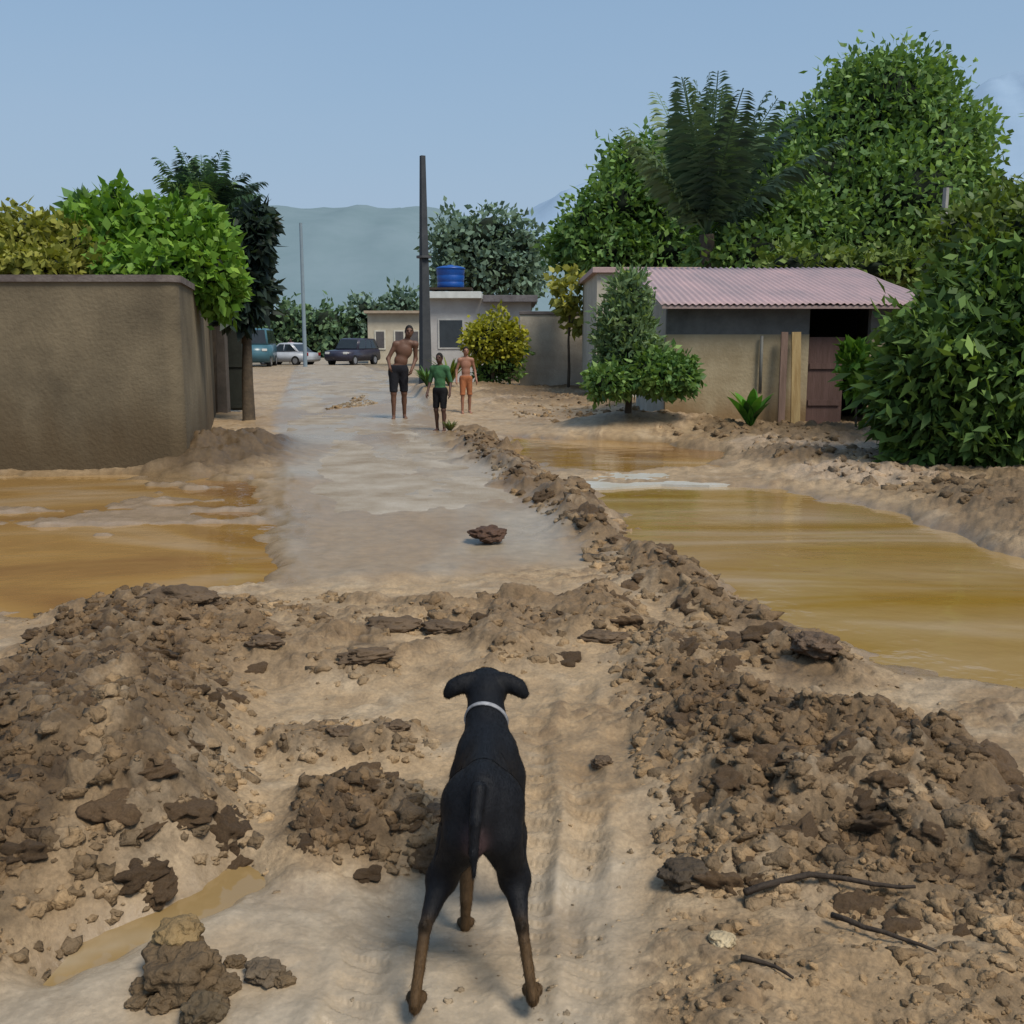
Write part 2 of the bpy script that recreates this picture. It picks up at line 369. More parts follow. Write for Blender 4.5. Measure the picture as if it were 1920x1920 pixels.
def road():
    rng = np.linspace(0, 1, 60); V = []; Q = []
    Lp = [G(503,1112),G(508,960),G(512,860),G(516,770),G(525,715),G(552,680),G(580,661)]
    Rp = [G(1215,1058),G(1040,925),G(930,855),G(842,800),G(760,712),G(680,680),G(640,661)]
    for a, b in zip(Lp, Rp):
        for k in range(13):
            t = k/12; V.append((a[0]+(b[0]-a[0])*t, a[1]+(b[1]-a[1])*t, -.008+.006*math.sin(math.pi*t)-(.07 if k in (0,12) or a is Lp[0] else 0)))
    for i in range(len(Lp)-1):
        for k in range(12):
            Q.append((i*13+k, i*13+k+1, (i+1)*13+k+1, (i+1)*13+k))
    tag(link('road', mesh_np('road', V, Q), ROADM, smooth=True), kind='structure')
road()
SLAB = M('wet_concrete', (.50,.50,.48), (.40,.37,.30), 1.5, .3, .15, 30)
b = MB(); sl = gp((1050,886),(1130,884),(1260,886),(1330,883),(1425,889),(1440,903),(1330,908),(1240,906),(1150,912),(1080,914))
b.prism(sl, 2, -.1, -.010); tag(b.build('pavement', SLAB), kind='structure')

# hills, their aerial haze mixed into the base colours
def hill(name, D, prof, depth, c1, c2, seed):
    xs = np.linspace(prof[0][0], prof[-1][0], 160); zz = np.interp(xs, [p[0] for p in prof], [p[1] for p in prof])
    V = []; nr = 14
    for j in range(nr):
        t = j/(nr-1); k = math.sin(t*math.pi/2)
        for i, px in enumerate(xs):
            p = P(px, zz[i], D)
            r = 1+.06*mnoise.fractal(Vector((px*.012+seed, t*3, 0)), 1., 2., 5)
            V.append((p.x*(1-.25*(1-t)), D-depth*(1-t), (p.z*k*r if t > 0 else -2)))
    n = len(xs); Q = [(j*n+i, j*n+i+1, (j+1)*n+i+1, (j+1)*n+i) for j in range(nr-1) for i in range(n-1)]
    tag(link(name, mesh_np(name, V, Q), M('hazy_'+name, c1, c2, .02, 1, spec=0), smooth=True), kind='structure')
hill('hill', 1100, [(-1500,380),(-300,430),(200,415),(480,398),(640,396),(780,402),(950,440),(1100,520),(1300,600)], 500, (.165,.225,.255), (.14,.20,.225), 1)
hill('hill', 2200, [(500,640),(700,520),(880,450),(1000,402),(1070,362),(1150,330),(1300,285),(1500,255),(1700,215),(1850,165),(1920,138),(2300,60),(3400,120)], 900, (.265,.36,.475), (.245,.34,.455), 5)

# ------------------------------------------------------------------ foliage
def leaf_arrays(pts, dirs, L, W, rng, fold=.25, droop=.0):
    n = len(pts)
    d = dirs+0; d[:,2] -= droop; d /= np.linalg.norm(d, axis=1, keepdims=True)+1e-9
    r = rng.normal(size=(n,3)); s = np.cross(d, r); s /= np.linalg.norm(s, axis=1, keepdims=True)+1e-9
    u = np.cross(s, d)
    l = (L*(.45+1.0*rng.random(n)))[:,None]; w = (W*(.7+.6*rng.random(n)))[:,None]
    a = pts; tip = pts+d*l-u*l*.12; mid = pts+d*l*.45+u*l*.06
    b_ = mid+s*w-u*w*fold; c_ = mid-s*w-u*w*fold
    V = np.stack([a, b_, tip, c_], 1).reshape(-1, 3)
    Q = np.arange(4*n).reshape(-1, 4)
    return V, Q
def crown_mesh(name, blobs, n, L, W, cols, seed, droop=.2, per=5, shell=.55, spread=.16, light=None):
    """blobs: (x,y,z,rx,ry,rz); clumps of leaves spread through the outer volume of each"""
    rng = np.random.default_rng(seed); B = np.array(blobs, float)
    vol = B[:,3]*B[:,4]+B[:,4]*B[:,5]+B[:,3]*B[:,5]; cnt = np.maximum((vol/vol.sum()*n/per).astype(int), 3)
    Pn, Dn, Tn = [], [], []
    for (x,y,z,rx,ry,rz), k in zip(B, cnt):
        u = rng.normal(size=(k,3)); u /= np.linalg.norm(u, axis=1, keepdims=True)
        lump = np.array([mnoise.noise(Vector((a*1.9+x, b_*1.9+y, c_*1.9+z+seed))) for a,b_,c_ in u])
        rad = (shell+(1-shell)*rng.random(k)**.6)*(1+np.clip(.5*lump, -.5, .22))
        p = np.array([x,y,z])+u*rad[:,None]*np.array([rx,ry,rz])
        clump = rng.random(k)
        p = np.repeat(p, per, 0)+rng.normal(size=(k*per,3))*spread*min(rx,rz)
        dd = np.repeat(u, per, 0)*.8+rng.normal(size=(k*per,3))*.7
        Pn.append(p); Dn.append(dd); Tn.append(np.repeat(clump*.65+.35*(lump*.5+.5), per)*.8+.2*rng.random(k*per))
    p, d, t = np.concatenate(Pn), np.concatenate(Dn), np.clip(np.concatenate(Tn), 0, 1)
    V, Q = leaf_arrays(p, d, L, W, rng, droop=droop)
    C = np.array(cols, float); f = t*(len(C)-1); i = np.clip(f.astype(int), 0, len(C)-2); f = (f-i)[:,None]
    c = C[i]*(1-f)+C[i+1]*f
    c *= (.8+.4*rng.random(len(c)))[:,None]
    return mesh_np(name, V, Q, np.repeat(c, 4, 0))
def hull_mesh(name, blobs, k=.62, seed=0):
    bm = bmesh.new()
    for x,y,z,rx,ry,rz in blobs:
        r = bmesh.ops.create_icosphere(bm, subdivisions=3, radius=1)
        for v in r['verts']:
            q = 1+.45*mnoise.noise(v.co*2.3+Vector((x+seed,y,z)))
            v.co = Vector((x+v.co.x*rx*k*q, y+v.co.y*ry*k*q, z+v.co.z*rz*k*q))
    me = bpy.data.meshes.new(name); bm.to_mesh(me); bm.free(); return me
def trunk_mb(base, top, r0, r1, limbs, seed=0):
    b = MB(); rnd = random.Random(seed); base, top = Vector(base), Vector(top)
    pts = [base.lerp(top, t)+Vector((rnd.uniform(-1,1), rnd.uniform(-1,1), 0))*r0*.5*(0 < t < 1) for t in (0,.06,.3,.6,1)]
    b.tube(pts, [r0*1.35, r0, r0*.85, (r0+r1)*.45, r1], 9)
    for l in limbs:
        l = Vector(l); s = base.lerp(top, rnd.uniform(.45,.9)); m_ = s.lerp(l, .5)+Vector((0,0,.12*(l-s).length))
        b.tube([s, m_, l], [r1*1.1, r1*.7, r1*.25], 6)
    return b
def tree(name, label, cat, base, blobs, n, L, W, cols, seed, mat=None, trunk_r=.2, group=None, hull=True, droop=.2, per=5, trunk=True, trunk_top=None, spread=.16):
    root = empty(name, base); tag(root, label, cat, group)
    bl = [(x-base[0], y-base[1], z-base[2], rx, ry, rz) for x,y,z,rx,ry,rz in blobs]
    cr = link('crown', crown_mesh('crown', bl, n, L, W, cols, seed, droop, per, spread=spread), mat or LEAF, root)
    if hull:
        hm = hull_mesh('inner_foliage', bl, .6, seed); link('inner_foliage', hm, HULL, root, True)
    if trunk:
        zc = sum(b_[2] for b_ in bl)/len(bl); xc = sum(b_[0] for b_ in bl)/len(bl); yc = sum(b_[1] for b_ in bl)/len(bl)
        tt = trunk_top or (xc*.6, yc*.6, zc)
        trunk_mb((0,0,-.15), tt, trunk_r, trunk_r*.45, [b_[:3] for b_ in bl[:7]], seed).build('trunk', BARK, root, True)
    return root
def blob(px, py, D, wpx, hpx, dep=None):
    """ellipsoid covering wpx x hpx photo pixels round a pixel at distance D"""
    p = P(px, py, D); k = D/F
    return (p.x, p.y, p.z, wpx*k/2, (dep or wpx*k/2), hpx*k/2)
def gz(px, D):
    p = P(px, 640, D); return (p.x, D, Hat(p.x, D)-.02)

GREEN = [tuple(v*q for v,q in zip(c,(1.25, 1.15, 0.9))) for c in [tuple(v*1.2 for v in c) for c in [tuple(v*1.5 for v in c) for c in [(.014,.036,.020),(.030,.068,.028),(.055,.105,.040),(.085,.135,.05)]]]]
DEEPG = [tuple(v*q for v,q in zip(c,(1.35, 1.2, 0.9))) for c in [tuple(v*1.25 for v in c) for c in [tuple(v*1.7 for v in c) for c in [(.010,.024,.016),(.020,.044,.026),(.036,.070,.036),(.06,.105,.045)]]]]
BRIGHT = [tuple(v*q for v,q in zip(c,(1.15, 1.0, 0.9))) for c in [tuple(v*0.92 for v in c) for c in [tuple(v*1.15 for v in c) for c in [(.03,.085,.015),(.07,.175,.025),(.13,.27,.04),(.20,.34,.06)]]]]
YELLOW = [tuple(v*q for v,q in zip(c,(1.05, 1.1, 1.0))) for c in [tuple(v*1.25 for v in c) for c in [(.07,.085,.016),(.14,.14,.028),(.22,.21,.05),(.28,.27,.08)]]]
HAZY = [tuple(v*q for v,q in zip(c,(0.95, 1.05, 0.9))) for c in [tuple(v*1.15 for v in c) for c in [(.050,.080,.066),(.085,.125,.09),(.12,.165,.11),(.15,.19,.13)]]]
OLIVE = [tuple(v*1.25 for v in c) for c in [tuple(v*1.5 for v in c) for c in [(.05,.06,.01),(.11,.115,.01),(.17,.165,.015),(.22,.20,.03)]]]
BUSHG = [(.010,.022,.010),(.030,.066,.024),(.07,.135,.042),(.14,.24,.07)]
MIDG = [tuple(v*q for v,q in zip(c,(1.1, 1.1, 1))) for c in [tuple(v*1.2 for v in c) for c in [tuple(v*1.45 for v in c) for c in [(.025,.045,.03),(.05,.085,.05),(.085,.125,.07),(.12,.16,.09)]]]]

DEEPG = [tuple(v*q for v,q in zip(c,(1.2,1.2,1.15))) for c in DEEPG]
DEEPG = [tuple(v*q for v,q in zip(c,(1.15,1.12,.95))) for c in DEEPG]; BUSHG = [tuple(v*q for v,q in zip(c,(1.25,1.15,.9))) for c in BUSHG]
HAZY = [tuple(v*.8+q for v,q in zip(c,(.035,.05,.055))) for c in HAZY]  # distance haze blended into the leaf colours
DEEPG, GREEN, BUSHG, MIDG = ([tuple(v*q for v,q in zip(c,(1.15,1.12,1.0))) for c in L_] for L_ in (DEEPG, GREEN, BUSHG, MIDG))
# big mango on the right
D = 38
tree('mango_tree', 'tallest tree, broad dark green domed crown rising behind the pink-roofed house', 'tree', gz(1640,D),
     [blob(1660,200,D,230,200),blob(1600,270,D,200,220),blob(1740,300,D-1,190,240),blob(1560,360,D-1,210,210),blob(1690,390,D-2,260,230),
      blob(1795,275,D,110,170),blob(1815,365,D-1,90,140),blob(1500,300,D+1,130,150),blob(1795,410,D-1,130,220),blob(1600,460,D-2,240,150),blob(1470,400,D,150,170),blob(1750,480,D-2,240,130),blob(1640,150,D,130,70),blob(1715,160,D,110,70)],
     34000, .30, .085, DEEPG, 21, trunk_r=.45)
D = 42
tree('broad_tree', 'dark sloping tree with two humps left of the tall feathery palm', 'tree', gz(1200,D),
     [blob(1205,320,D,150,130),blob(1110,420,D-1,110,110),blob(1270,340,D+1,120,130),blob(1165,390,D-1,120,130),blob(1235,400,D,150,190),blob(1100,450,D-1,110,90),blob(1150,470,D-1,160,90),blob(1060,470,D,80,70),blob(1260,470,D-1,180,120)],
     14000, .32, .09, GREEN, 22, trunk_r=.35)
D = 36
tree('broad_tree', 'dark low tree filling the gap between the feathery palm and the tallest tree', 'tree', gz(1430,D),
     [blob(1440,330,D,120,130),blob(1430,410,D-1,180,160),blob(1400,480,D-2,230,110),blob(1510,440,D-1,160,150)], 9000, .3, .085, DEEPG, 23, trunk_r=.3)
D = 62
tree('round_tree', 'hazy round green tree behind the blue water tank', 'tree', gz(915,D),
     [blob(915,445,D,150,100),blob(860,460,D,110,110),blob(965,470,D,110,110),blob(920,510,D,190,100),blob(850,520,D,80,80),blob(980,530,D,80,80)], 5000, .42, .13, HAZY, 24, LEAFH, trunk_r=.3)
D = 30
tree('yellow_shrub', 'small yellowish green bush beside the grey wall under the sloping tree', 'bush', gz(1065,D),
     [blob(1065,545,D,60,70),blob(1080,590,D,50,60)], 500, .25, .09, YELLOW, 25, LEAF, .05, hull=False)
# garden behind the boundary wall, left
D = 14.5
tree('garden_bush', 'bright lime green bush leaning over the right end of the left wall', 'bush', gz(330,D),
     [blob(330,440,D,170,120),blob(385,500,D-.5,120,130),blob(260,470,D,170,140),blob(410,545,D-.2,80,90),blob(300,510,D-.5,240,90),blob(215,400,D,50,100),blob(200,455,D,150,130)],
     9500, .15, .052, BRIGHT, 31, trunk_r=.07)
D = 14
tree('garden_bush', 'yellow green bush above the far left of the left wall', 'bush', gz(60,D),
     [blob(60,455,D,140,100),blob(0,480,D,140,110),blob(140,470,D,120,100),blob(80,500,D-.3,260,70),blob(-80,460,D,150,120)], 7000, .13, .045, YELLOW, 32, trunk_r=.06)
D = 15.5
tree('slender_tree', 'small dark leafy sapling poking up between the two garden bushes', 'tree', gz(155,D),
     [blob(155,410,D,50,80),blob(160,460,D,70,80)], 700, .2, .07, GREEN, 33, trunk_r=.04, hull=False)
D = 19
tree('dark_tree', 'dark drooping tree at the end of the left wall beside the gatepost', 'tree', gz(455,D),
     [blob(472,425,D,70,70),blob(462,480,D,85,100),blob(472,540,D,70,90),blob(440,440,D+.3,60,60),blob(445,575,D-.2,70,60)], 2800, .26, .07, [(.008,.016,.014),(.014,.026,.022),(.024,.04,.03),(.04,.07,.04)], 34, trunk_r=.12, droop=.8)
# hedge line and far trees at the end of the street
D = 95
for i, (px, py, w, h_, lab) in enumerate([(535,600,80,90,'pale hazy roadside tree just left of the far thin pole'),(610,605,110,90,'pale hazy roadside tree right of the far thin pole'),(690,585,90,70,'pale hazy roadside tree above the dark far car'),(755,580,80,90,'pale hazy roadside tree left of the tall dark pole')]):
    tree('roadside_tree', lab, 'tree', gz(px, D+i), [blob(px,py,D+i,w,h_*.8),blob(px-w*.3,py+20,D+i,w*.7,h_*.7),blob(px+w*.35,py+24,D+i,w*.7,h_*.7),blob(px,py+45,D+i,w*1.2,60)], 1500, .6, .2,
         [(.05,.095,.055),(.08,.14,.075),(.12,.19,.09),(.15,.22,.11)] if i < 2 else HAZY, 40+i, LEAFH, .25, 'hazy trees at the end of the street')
# shrubs by the houses
D = 30
tree('round_shrub', 'clipped round yellow shrub with a dark underside in front of the pale house', 'shrub', (P(925,720,D).x, D, P(925,722,D).z),
     [blob(925,630,D,95,80),blob(900,645,D-.3,60,60),blob(955,640,D-.1,60,70)], 3200, .14, .05, OLIVE, 51, trunk_r=.06, trunk_top=(0,0,1.3))
D = 30.3
tree('shrub_shade', 'low blackish green foliage standing in for the shade under the round yellow shrub', 'shrub', (P(945,722,D).x, D, P(945,722,D).z),
     [blob(940,685,D,90,60),blob(965,660,D+.2,45,60),blob(915,700,D,60,40)], 1300, .14, .05, DEEPG, 52, trunk_r=.05, trunk=False)  # dark leaves stand in for the shade below the yellow shrub
D = 16.5
tree('conical_shrub', 'tall feathery grey green shrub in front of the left end of the pink-roofed house', 'shrub', gz(1180,D),
     [blob(1180,555,D,70,90),blob(1175,610,D,100,110),blob(1185,665,D,110,90),blob(1150,640,D,60,90)], 5500, .13, .026, MIDG, 53, trunk_r=.06, droop=-.5)
tree('low_shrub', 'low dark spreading shrub round the foot of the feathery grey green shrub', 'shrub', gz(1230,D-.4),
     [blob(1150,715,D-.4,100,60),blob(1230,700,D-.4,110,80),blob(1275,705,D-.4,70,70)], 4200, .12, .035, GREEN, 54, trunk=False)
# big bush on the right bank
D = 12
tree('big_bush', 'big dark glossy bush overhanging the right bank at the edge of the photo', 'bush', gz(1830,D+.6),
     [blob(1850,575,D,190,170),blob(1905,520,D,120,120),blob(1690,770,D-.3,90,80),blob(1730,840,D-.5,120,70),blob(1780,670,D-.4,230,180),blob(1900,700,D-.5,260,260),blob(1760,760,D-.4,190,150),blob(1850,810,D-.6,240,130),blob(1730,650,D+.1,100,100),blob(1980,600,D,220,300),blob(2050,750,D,260,260),blob(1715,710,D,110,90)],
     24000, .21, .042, BUSHG, 61, LEAFD, .1, droop=.5, spread=.2)
tree('yellow_green_bush', 'yellow green bush rising above the big dark bush beside the grey post', 'bush', gz(1850,D+2.6),
     [blob(1850,440,D+2.5,150,130),blob(1800,530,D+.3,100,90),blob(1850,480,D+.4,120,110),blob(1920,450,D+.5,120,150),blob(1800,440,D+2.2,90,90),blob(1800,500,D+2.3,100,110),blob(1920,420,D+2.6,140,170),blob(1770,560,D+1.6,90,80),blob(1870,520,D+2.2,160,120),blob(1990,440,D+2.6,150,200)], 7000, .15, .04, [(.03,.05,.012),(.07,.105,.02),(.12,.17,.03),(.18,.24,.05)], 62, trunk_r=.07)
tree('small_plant', 'bright green leafy plant beside the reddish door of the pink-roofed house', 'plant', gz(1615,15.6),
     [blob(1600,680,15.6,60,60),blob(1610,715,15.6,50,50)], 340, .2, .06, BRIGHT, 63, trunk_r=.02, hull=False)
tree('hedge', 'light green hedge showing just above the right half of the pink roof', 'hedge', gz(1600,26),
     [blob(px, 500+6*math.sin(px), 26, 90, 70) for px in range(1480,1740,50)], 2200, .22, .07, [(.04,.07,.015),(.09,.14,.03),(.15,.21,.05),(.2,.25,.07)], 64, trunk=False)

# palms
def frond(base, d0, length, droop, nleaf, ll, rng, V, Q, C, cols, lw=.02):
    base = np.array(base, float); d = np.array(d0, float); d /= np.linalg.norm(d)
    pts = [base]; n = 14; dd = d.copy()
    for i in range(n):
        dd = dd+np.array([0,0,-droop*(i/n)**1.5]); dd /= np.linalg.norm(dd); pts.append(pts[-1]+dd*length/n)
    pts = np.array(pts); side = np.cross(d, [0,0,1]); side /= np.linalg.norm(side)+1e-9
    col = np.array(cols[rng.integers(len(cols))])*(.8+.4*rng.random())
    def quad(a, b_, c_, e):
        k = len(V); V.extend([a,b_,c_,e]); Q.append((k,k+1,k+2,k+3)); C.extend([col*(.85+.3*rng.random())]*4)
    for i in range(n):
        w = side*lw*(1-i/n*.7); quad(pts[i]-w, pts[i]+w, pts[i+1]+w*.9, pts[i+1]-w*.9)
    for k in range(nleaf):
        t = .12+.88*k/nleaf; f = t*n; i = min(int(f), n-1); p = pts[i]+(pts[i+1]-pts[i])*(f-i)
        ax = (pts[i+1]-pts[i]); ax /= np.linalg.norm(ax); L_ = ll*(math.sin(math.pi*min(t*.85+.12,1))*.8+.25)
        for s in (-1,1):
            o = side*s*.75+ax*.65+np.array([0,0,-.25-.3*rng.random()])+rng.normal(size=3)*.1
            o /= np.linalg.norm(o); w = ax*L_*.075; m_ = p+o*L_*.55; tip = p+o*L_+np.array([0,0,-L_*.2])
            quad(p, m_-w, tip, m_+w)
def palm(label, base, top, r, nf, length, elev, droop, nleaf, ll, cols, seed, crown_mat=None, name='palm_tree'):
    rng = np.random.default_rng(seed); root = empty(name, base); tag(root, label, 'palm')
    top = Vector(top)-Vector(base); V, Q, C = [], [], []
    for k in range(nf):
        a = k*2.39996+rng.normal()*.15; e = math.radians(elev[0]+(elev[1]-elev[0])*((k+.5)/nf)+rng.normal()*5)
        frond(top, (math.cos(a)*math.cos(e), math.sin(a)*math.cos(e), math.sin(e)), length*(.8+.35*rng.random()), droop, nleaf, ll, rng, V, Q, C, cols, .012*length)
    link('crown', mesh_np('crown', np.array(V), np.array(Q), np.array(C)), crown_mat or LEAF, root)
    b = MB(); b.tube([(0,0,-.2), top*.5+Vector((r*.4,0,0)), top], [r*1.3, r, r*.9], 10); b.build('trunk', BARK, root, True)
PALMC = [(.04,.07,.05),(.065,.11,.065),(.10,.155,.085),(.13,.19,.10)]
D = 33
pb = P(1325,440,D); palm('tall feathery dark palm with upright fronds standing left of the tallest tree', gz(1325,D), pb, .26, 30, 4.5, (89,46), .075, 46, .95, PALMC, 71)
D = 21
pb = P(385,420,D); palm('feathery palm rising behind the bright bush over the left wall', gz(385,D), pb, .13, 54, 1.35, (88,-25), .16, 32, .42, [(.05,.10,.05),(.08,.15,.06),(.12,.20,.07),(.03,.055,.04)], 72)
# banana-like plant spears over the left wall
def spear_plant(name, label, base, n, L, W, cols, seed, lean=.35):
    rng = np.random.default_rng(seed); V, Q, C = [], [], []
    for k in range(n):
        a = k*2.4+rng.normal()*.3; d = np.array([math.cos(a)*lean*(.4+rng.random()), math.sin(a)*lean*(.4+rng.random()), 1]); d /= np.linalg.norm(d)
        s = np.cross(d, [math.cos(a), math.sin(a), 0]); s /= np.linalg.norm(s)+1e-9
        l = L*(.6+.5*rng.random()); col = np.array(cols[rng.integers(len(cols))])*(.8+.4*rng.random()); p = np.zeros(3); m_ = 7; prev = None
        for i in range(m_+1):
            t = i/m_; w = W*math.sin(math.pi*min(.08+t*.92, 1))**.8
            q = (p+s*w, p-s*w)
            if prev is not None:
                kx = len(V); V.extend([prev[0], prev[1], q[1], q[0]]); Q.append((kx,kx+1,kx+2,kx+3)); C.extend([col*(.9+.2*rng.random())]*4)
            prev = q; d = d+np.array([math.cos(a)*.10, math.sin(a)*.10, -.10*t]); d /= np.linalg.norm(d); p = p+d*l/m_
    o = link(name, mesh_np(name, np.array(V), np.array(Q), np.array(C)), LEAF); o.location = base; o['label'] = label; return o
def gzz(px, D, dz=0): p = gz(px, D); return (p[0], p[1], p[2]+dz)
tag(spear_plant('leafy_plant', 'small bright green broad-leaved plant at the foot of the beige house wall beside the planks', gzz(1412,15.9), 16, .72, .085, [(.05,.16,.02),(.09,.24,.03),(.03,.09,.02)], 81), cat='plant')
tag(spear_plant('leafy_plant', 'tall thin bright green leaf spear sticking up above the bright garden bush', (P(212,460,14.6).x, 14.6, P(212,460,14.6).z-.1), 7, .85, .05, [(.06,.17,.03),(.10,.25,.03)], 82, .12), cat='plant')
tag(spear_plant('grass_tuft', 'green weed tuft round the foot of the tall dark pole', gzz(800,25.4), 60, .62, .03, [(.05,.12,.03),(.08,.16,.05)], 83), cat='weeds')
tag(spear_plant('grass_tuft', 'yellow green weeds behind the children beside the tall pole', gzz(842,26), 70, .95, .03, [(.09,.13,.02),(.14,.17,.03)], 84), cat='weeds')
tag(spear_plant('grass_tuft', 'short green grass tuft at the feet of the child in green', gzz(842,15.8), 60, .24, .014, [(.10,.13,.04),(.13,.15,.06)], 85), cat='weeds')

# ------------------------------------------------------------------ walls, houses
PLASTER = M('stained_plaster', (.205,.165,.105), (.085,.068,.044), .8, .95, .5, 25, detail=10)
add_stain(PLASTER, .1, 1.0, (.085,.058,.03), .8)
COPING = M('weathered_coping', (.17,.145,.13), (.085,.065,.06), 5, .9, .4, 30)
wall_root = empty('boundary_wall', (P(345,880,11.6).x, 11.6, 0)); tag(wall_root, 'stained grey brown plastered wall with rounded corner on the left of the street', 'wall')
wx0, D = P(345,880,11.6).x, 11.6
def wall_path(n=14):
    pts = [Vector((-16,-.28)), Vector((-6,-.06)), Vector((-.16,0))]
    for k in range(1, n+1):
        a = math.pi/2*k/n; pts.append(Vector((-.16+.16*math.sin(a), .16-.16*math.cos(a))))
    pts += [Vector((-.62,3.0)), Vector((-2.42,9.8))]
    return pts
def wall_strip(path, th, zlo, zhi, over=0.0):
    bm = bmesh.new(); rings = []
    for i, p in enumerate(path):
        d = (path[min(i+1,len(path)-1)]-path[max(i-1,0)]).normalized(); nrm = Vector((d.y, -d.x))
        a = p+nrm*over; c = p-nrm*(th+over)
        rings.append([bm.verts.new((a.x,a.y,zlo(p))), bm.verts.new((a.x,a.y,zhi(p))), bm.verts.new((c.x,c.y,zhi(p))), bm.verts.new((c.x,c.y,zlo(p)))])
    for A, B in zip(rings, rings[1:]):
        for k in range(4): bm.faces.new((A[k], A[(k+1)%4], B[(k+1)%4], B[k]))
    bm.faces.new(rings[0]); bm.faces.new(rings[-1][::-1]); bmesh.ops.recalc_face_normals(bm, faces=bm.faces)
    me = bpy.data.meshes.new('w'); bm.to_mesh(me); bm.free(); return me
zt = lambda p: 2.10+.0*p.x
wp = wall_path()
link('wall', wall_strip(wp, .2, lambda p: -.3, zt), PLASTER, wall_root)
link('coping', wall_strip(wp, .2, lambda p: zt(p), lambda p: zt(p)+.075, .03), COPING, wall_root)
# gatepost and gate leaf at the end of the wall
gp_root = empty('gatepost', gz(414,21.2)); tag(gp_root, 'narrow plastered gatepost with its lit top painted pale at the far end of the left wall', 'gatepost')
MB().box((-.11,-.11,-.2),(.11,.11,1.85), .01).build('post', M('post_plaster', (.13,.11,.095),(.08,.07,.06),3,.95,.4), gp_root)
MB().box((-.14,-.14,1.853),(.14,.14,2.05), .012).build('cap', M('lit_cap', (.34,.30,.25),(.25,.22,.18),5,.9,.3), gp_root)  # pale colour paints the light falling on the post's top
g_root = empty('metal_gate', gz(430,21.6)); tag(g_root, 'blackish green sheet metal gate under the dark tree beyond the gatepost', 'gate')
GATE = M('dark_gate_paint', (.03,.034,.028),(.02,.022,.018),6,.6,.2)
b = MB(); b.box((-.10,-.02,.05),(.26,.02,1.95), .004).build('panel', GATE, g_root)
b = MB()
for z in (.1,.95,1.8): b.box((-.10,-.045,z),(.26,-.023,z+.06))
b.box((-.11,-.045,.05),(-.065,-.0235,1.95)); b.build('frame', GATE, g_root)

# the pink-roofed house
HW = M('beige_plaster', (.42,.355,.24), (.27,.215,.13), 1.4, .95, .4, 20, detail=10)
add_stain(HW, .1, .75, (.19,.12,.055), .85)
HWD = M('eave_shade', (.17,.17,.16), (.10,.10,.095), 2.5, .95, .5, 14)  # darker wall top, the eave's shadow put into its colour
ROOF = M('pink_roof_sheet', (.42,.29,.29), (.27,.215,.225), 1.3, .6, .15, 8, detail=12, stretch=(1,.35,1))
DARK = M('interior_shade', (.02,.018,.016), None, 4, .95)
WOODY = M('yellow_plank', (.42,.31,.15), (.26,.17,.07), 3, .85, .3, 20, stretch=(6,6,.6))
WOODP = M('pinkish_plank', (.21,.14,.11), (.13,.085,.065), 3, .85, .3, 20, stretch=(6,6,.6))
DOOR = M('reddish_door', (.125,.075,.065), (.085,.05,.04), 3, .8, .3, 15, stretch=(5,5,.6))
hx0, hx1, hD, hB = P(1250,640,17).x, P(1735,640,17).x, 17.0, 21.0
ox0, ox1 = P(1517,640,17).x, P(1632,640,17).x
hb = P(1400,800,17).z
house = empty('small_house', (hx0, hD, hb)); tag(house, 'small beige house with a low pink sheet metal roof on the right bank', 'house')
def L3(x, y, z): return (x-hx0, y-hD, z-hb)
def hbox(x0,y0,z0,x1,y1,z1): return L3(x0,y0,z0), L3(x1,y1,z1)
ez, rz_ = P(1400,572,16.68).z, P(1400,506,hB).z
def roof_z(y): return ez+(rz_-ez)*(y-16.68)/(hB-16.68)
zw = roof_z(hD)-.05; zs = P(1400,627,17).z
b = MB(); b.box(*hbox(hx0,hD,hb-.4,ox0,hD+.15,zs)); b.box(*hbox(ox1,hD,hb-.4,hx1,hD+.15,zs)); b.build('wall', HW, house)
b = MB(); b.box(*hbox(hx0,hD+.01,zs,ox0,hD+.15,zw)); b.box(*hbox(ox1,hD+.01,zs,hx1,hD+.15,zw)); b.build('eave_shade_wall', HWD, house)
b = MB()
for xx in (hx0, hx1-.15):
    b.prism([L3(0,hD+.152,hb-.4)[1:], L3(0,hB-.15,hb-.4)[1:], L3(0,hB-.15,roof_z(hB-.15)-.06)[1:], L3(0,hD+.152,roof_z(hD+.152)-.06)[1:]], 0, xx-hx0, xx-hx0+.15)
b.box(*hbox(hx0,hB-.148,hb-.4,hx1,hB,rz_-.1)); b.build('side_wall', M('pale_side_wall', (.40,.39,.34),(.28,.27,.23),2,.95,.4), house)
b = MB(); b.box(*hbox(ox0-.3,hD+1.6,hb-.4,ox1+.3,hD+1.65,zw)); b.build('inner_wall', DARK, house)  # near-black colour stands for the unlit room behind the opening
b = MB(); b.box(*hbox(ox0+.004,hD+.03,hb-.2,P(1585,640,17).x,hD+.08,P(1540,632,17).z), .004)
dr = b.build('door', DOOR, house)
b = MB(); xc = (ox0+P(1585,640,17).x)/2
for z in (hb+.35, hb+.95): MB().box(*hbox(ox0+.03,hD+.005,z,P(1580,640,17).x,hD+.028,z+.09)).build('batten', DOOR, dr)
MB().tube([L3(P(1428,640,16.95).x,16.93,zs-.02), L3(P(1428,640,16.95).x,16.93,hb+.55)], .028).build('drainpipe', M('grey_pipe',(.16,.16,.145),None,4,.6), house, True)
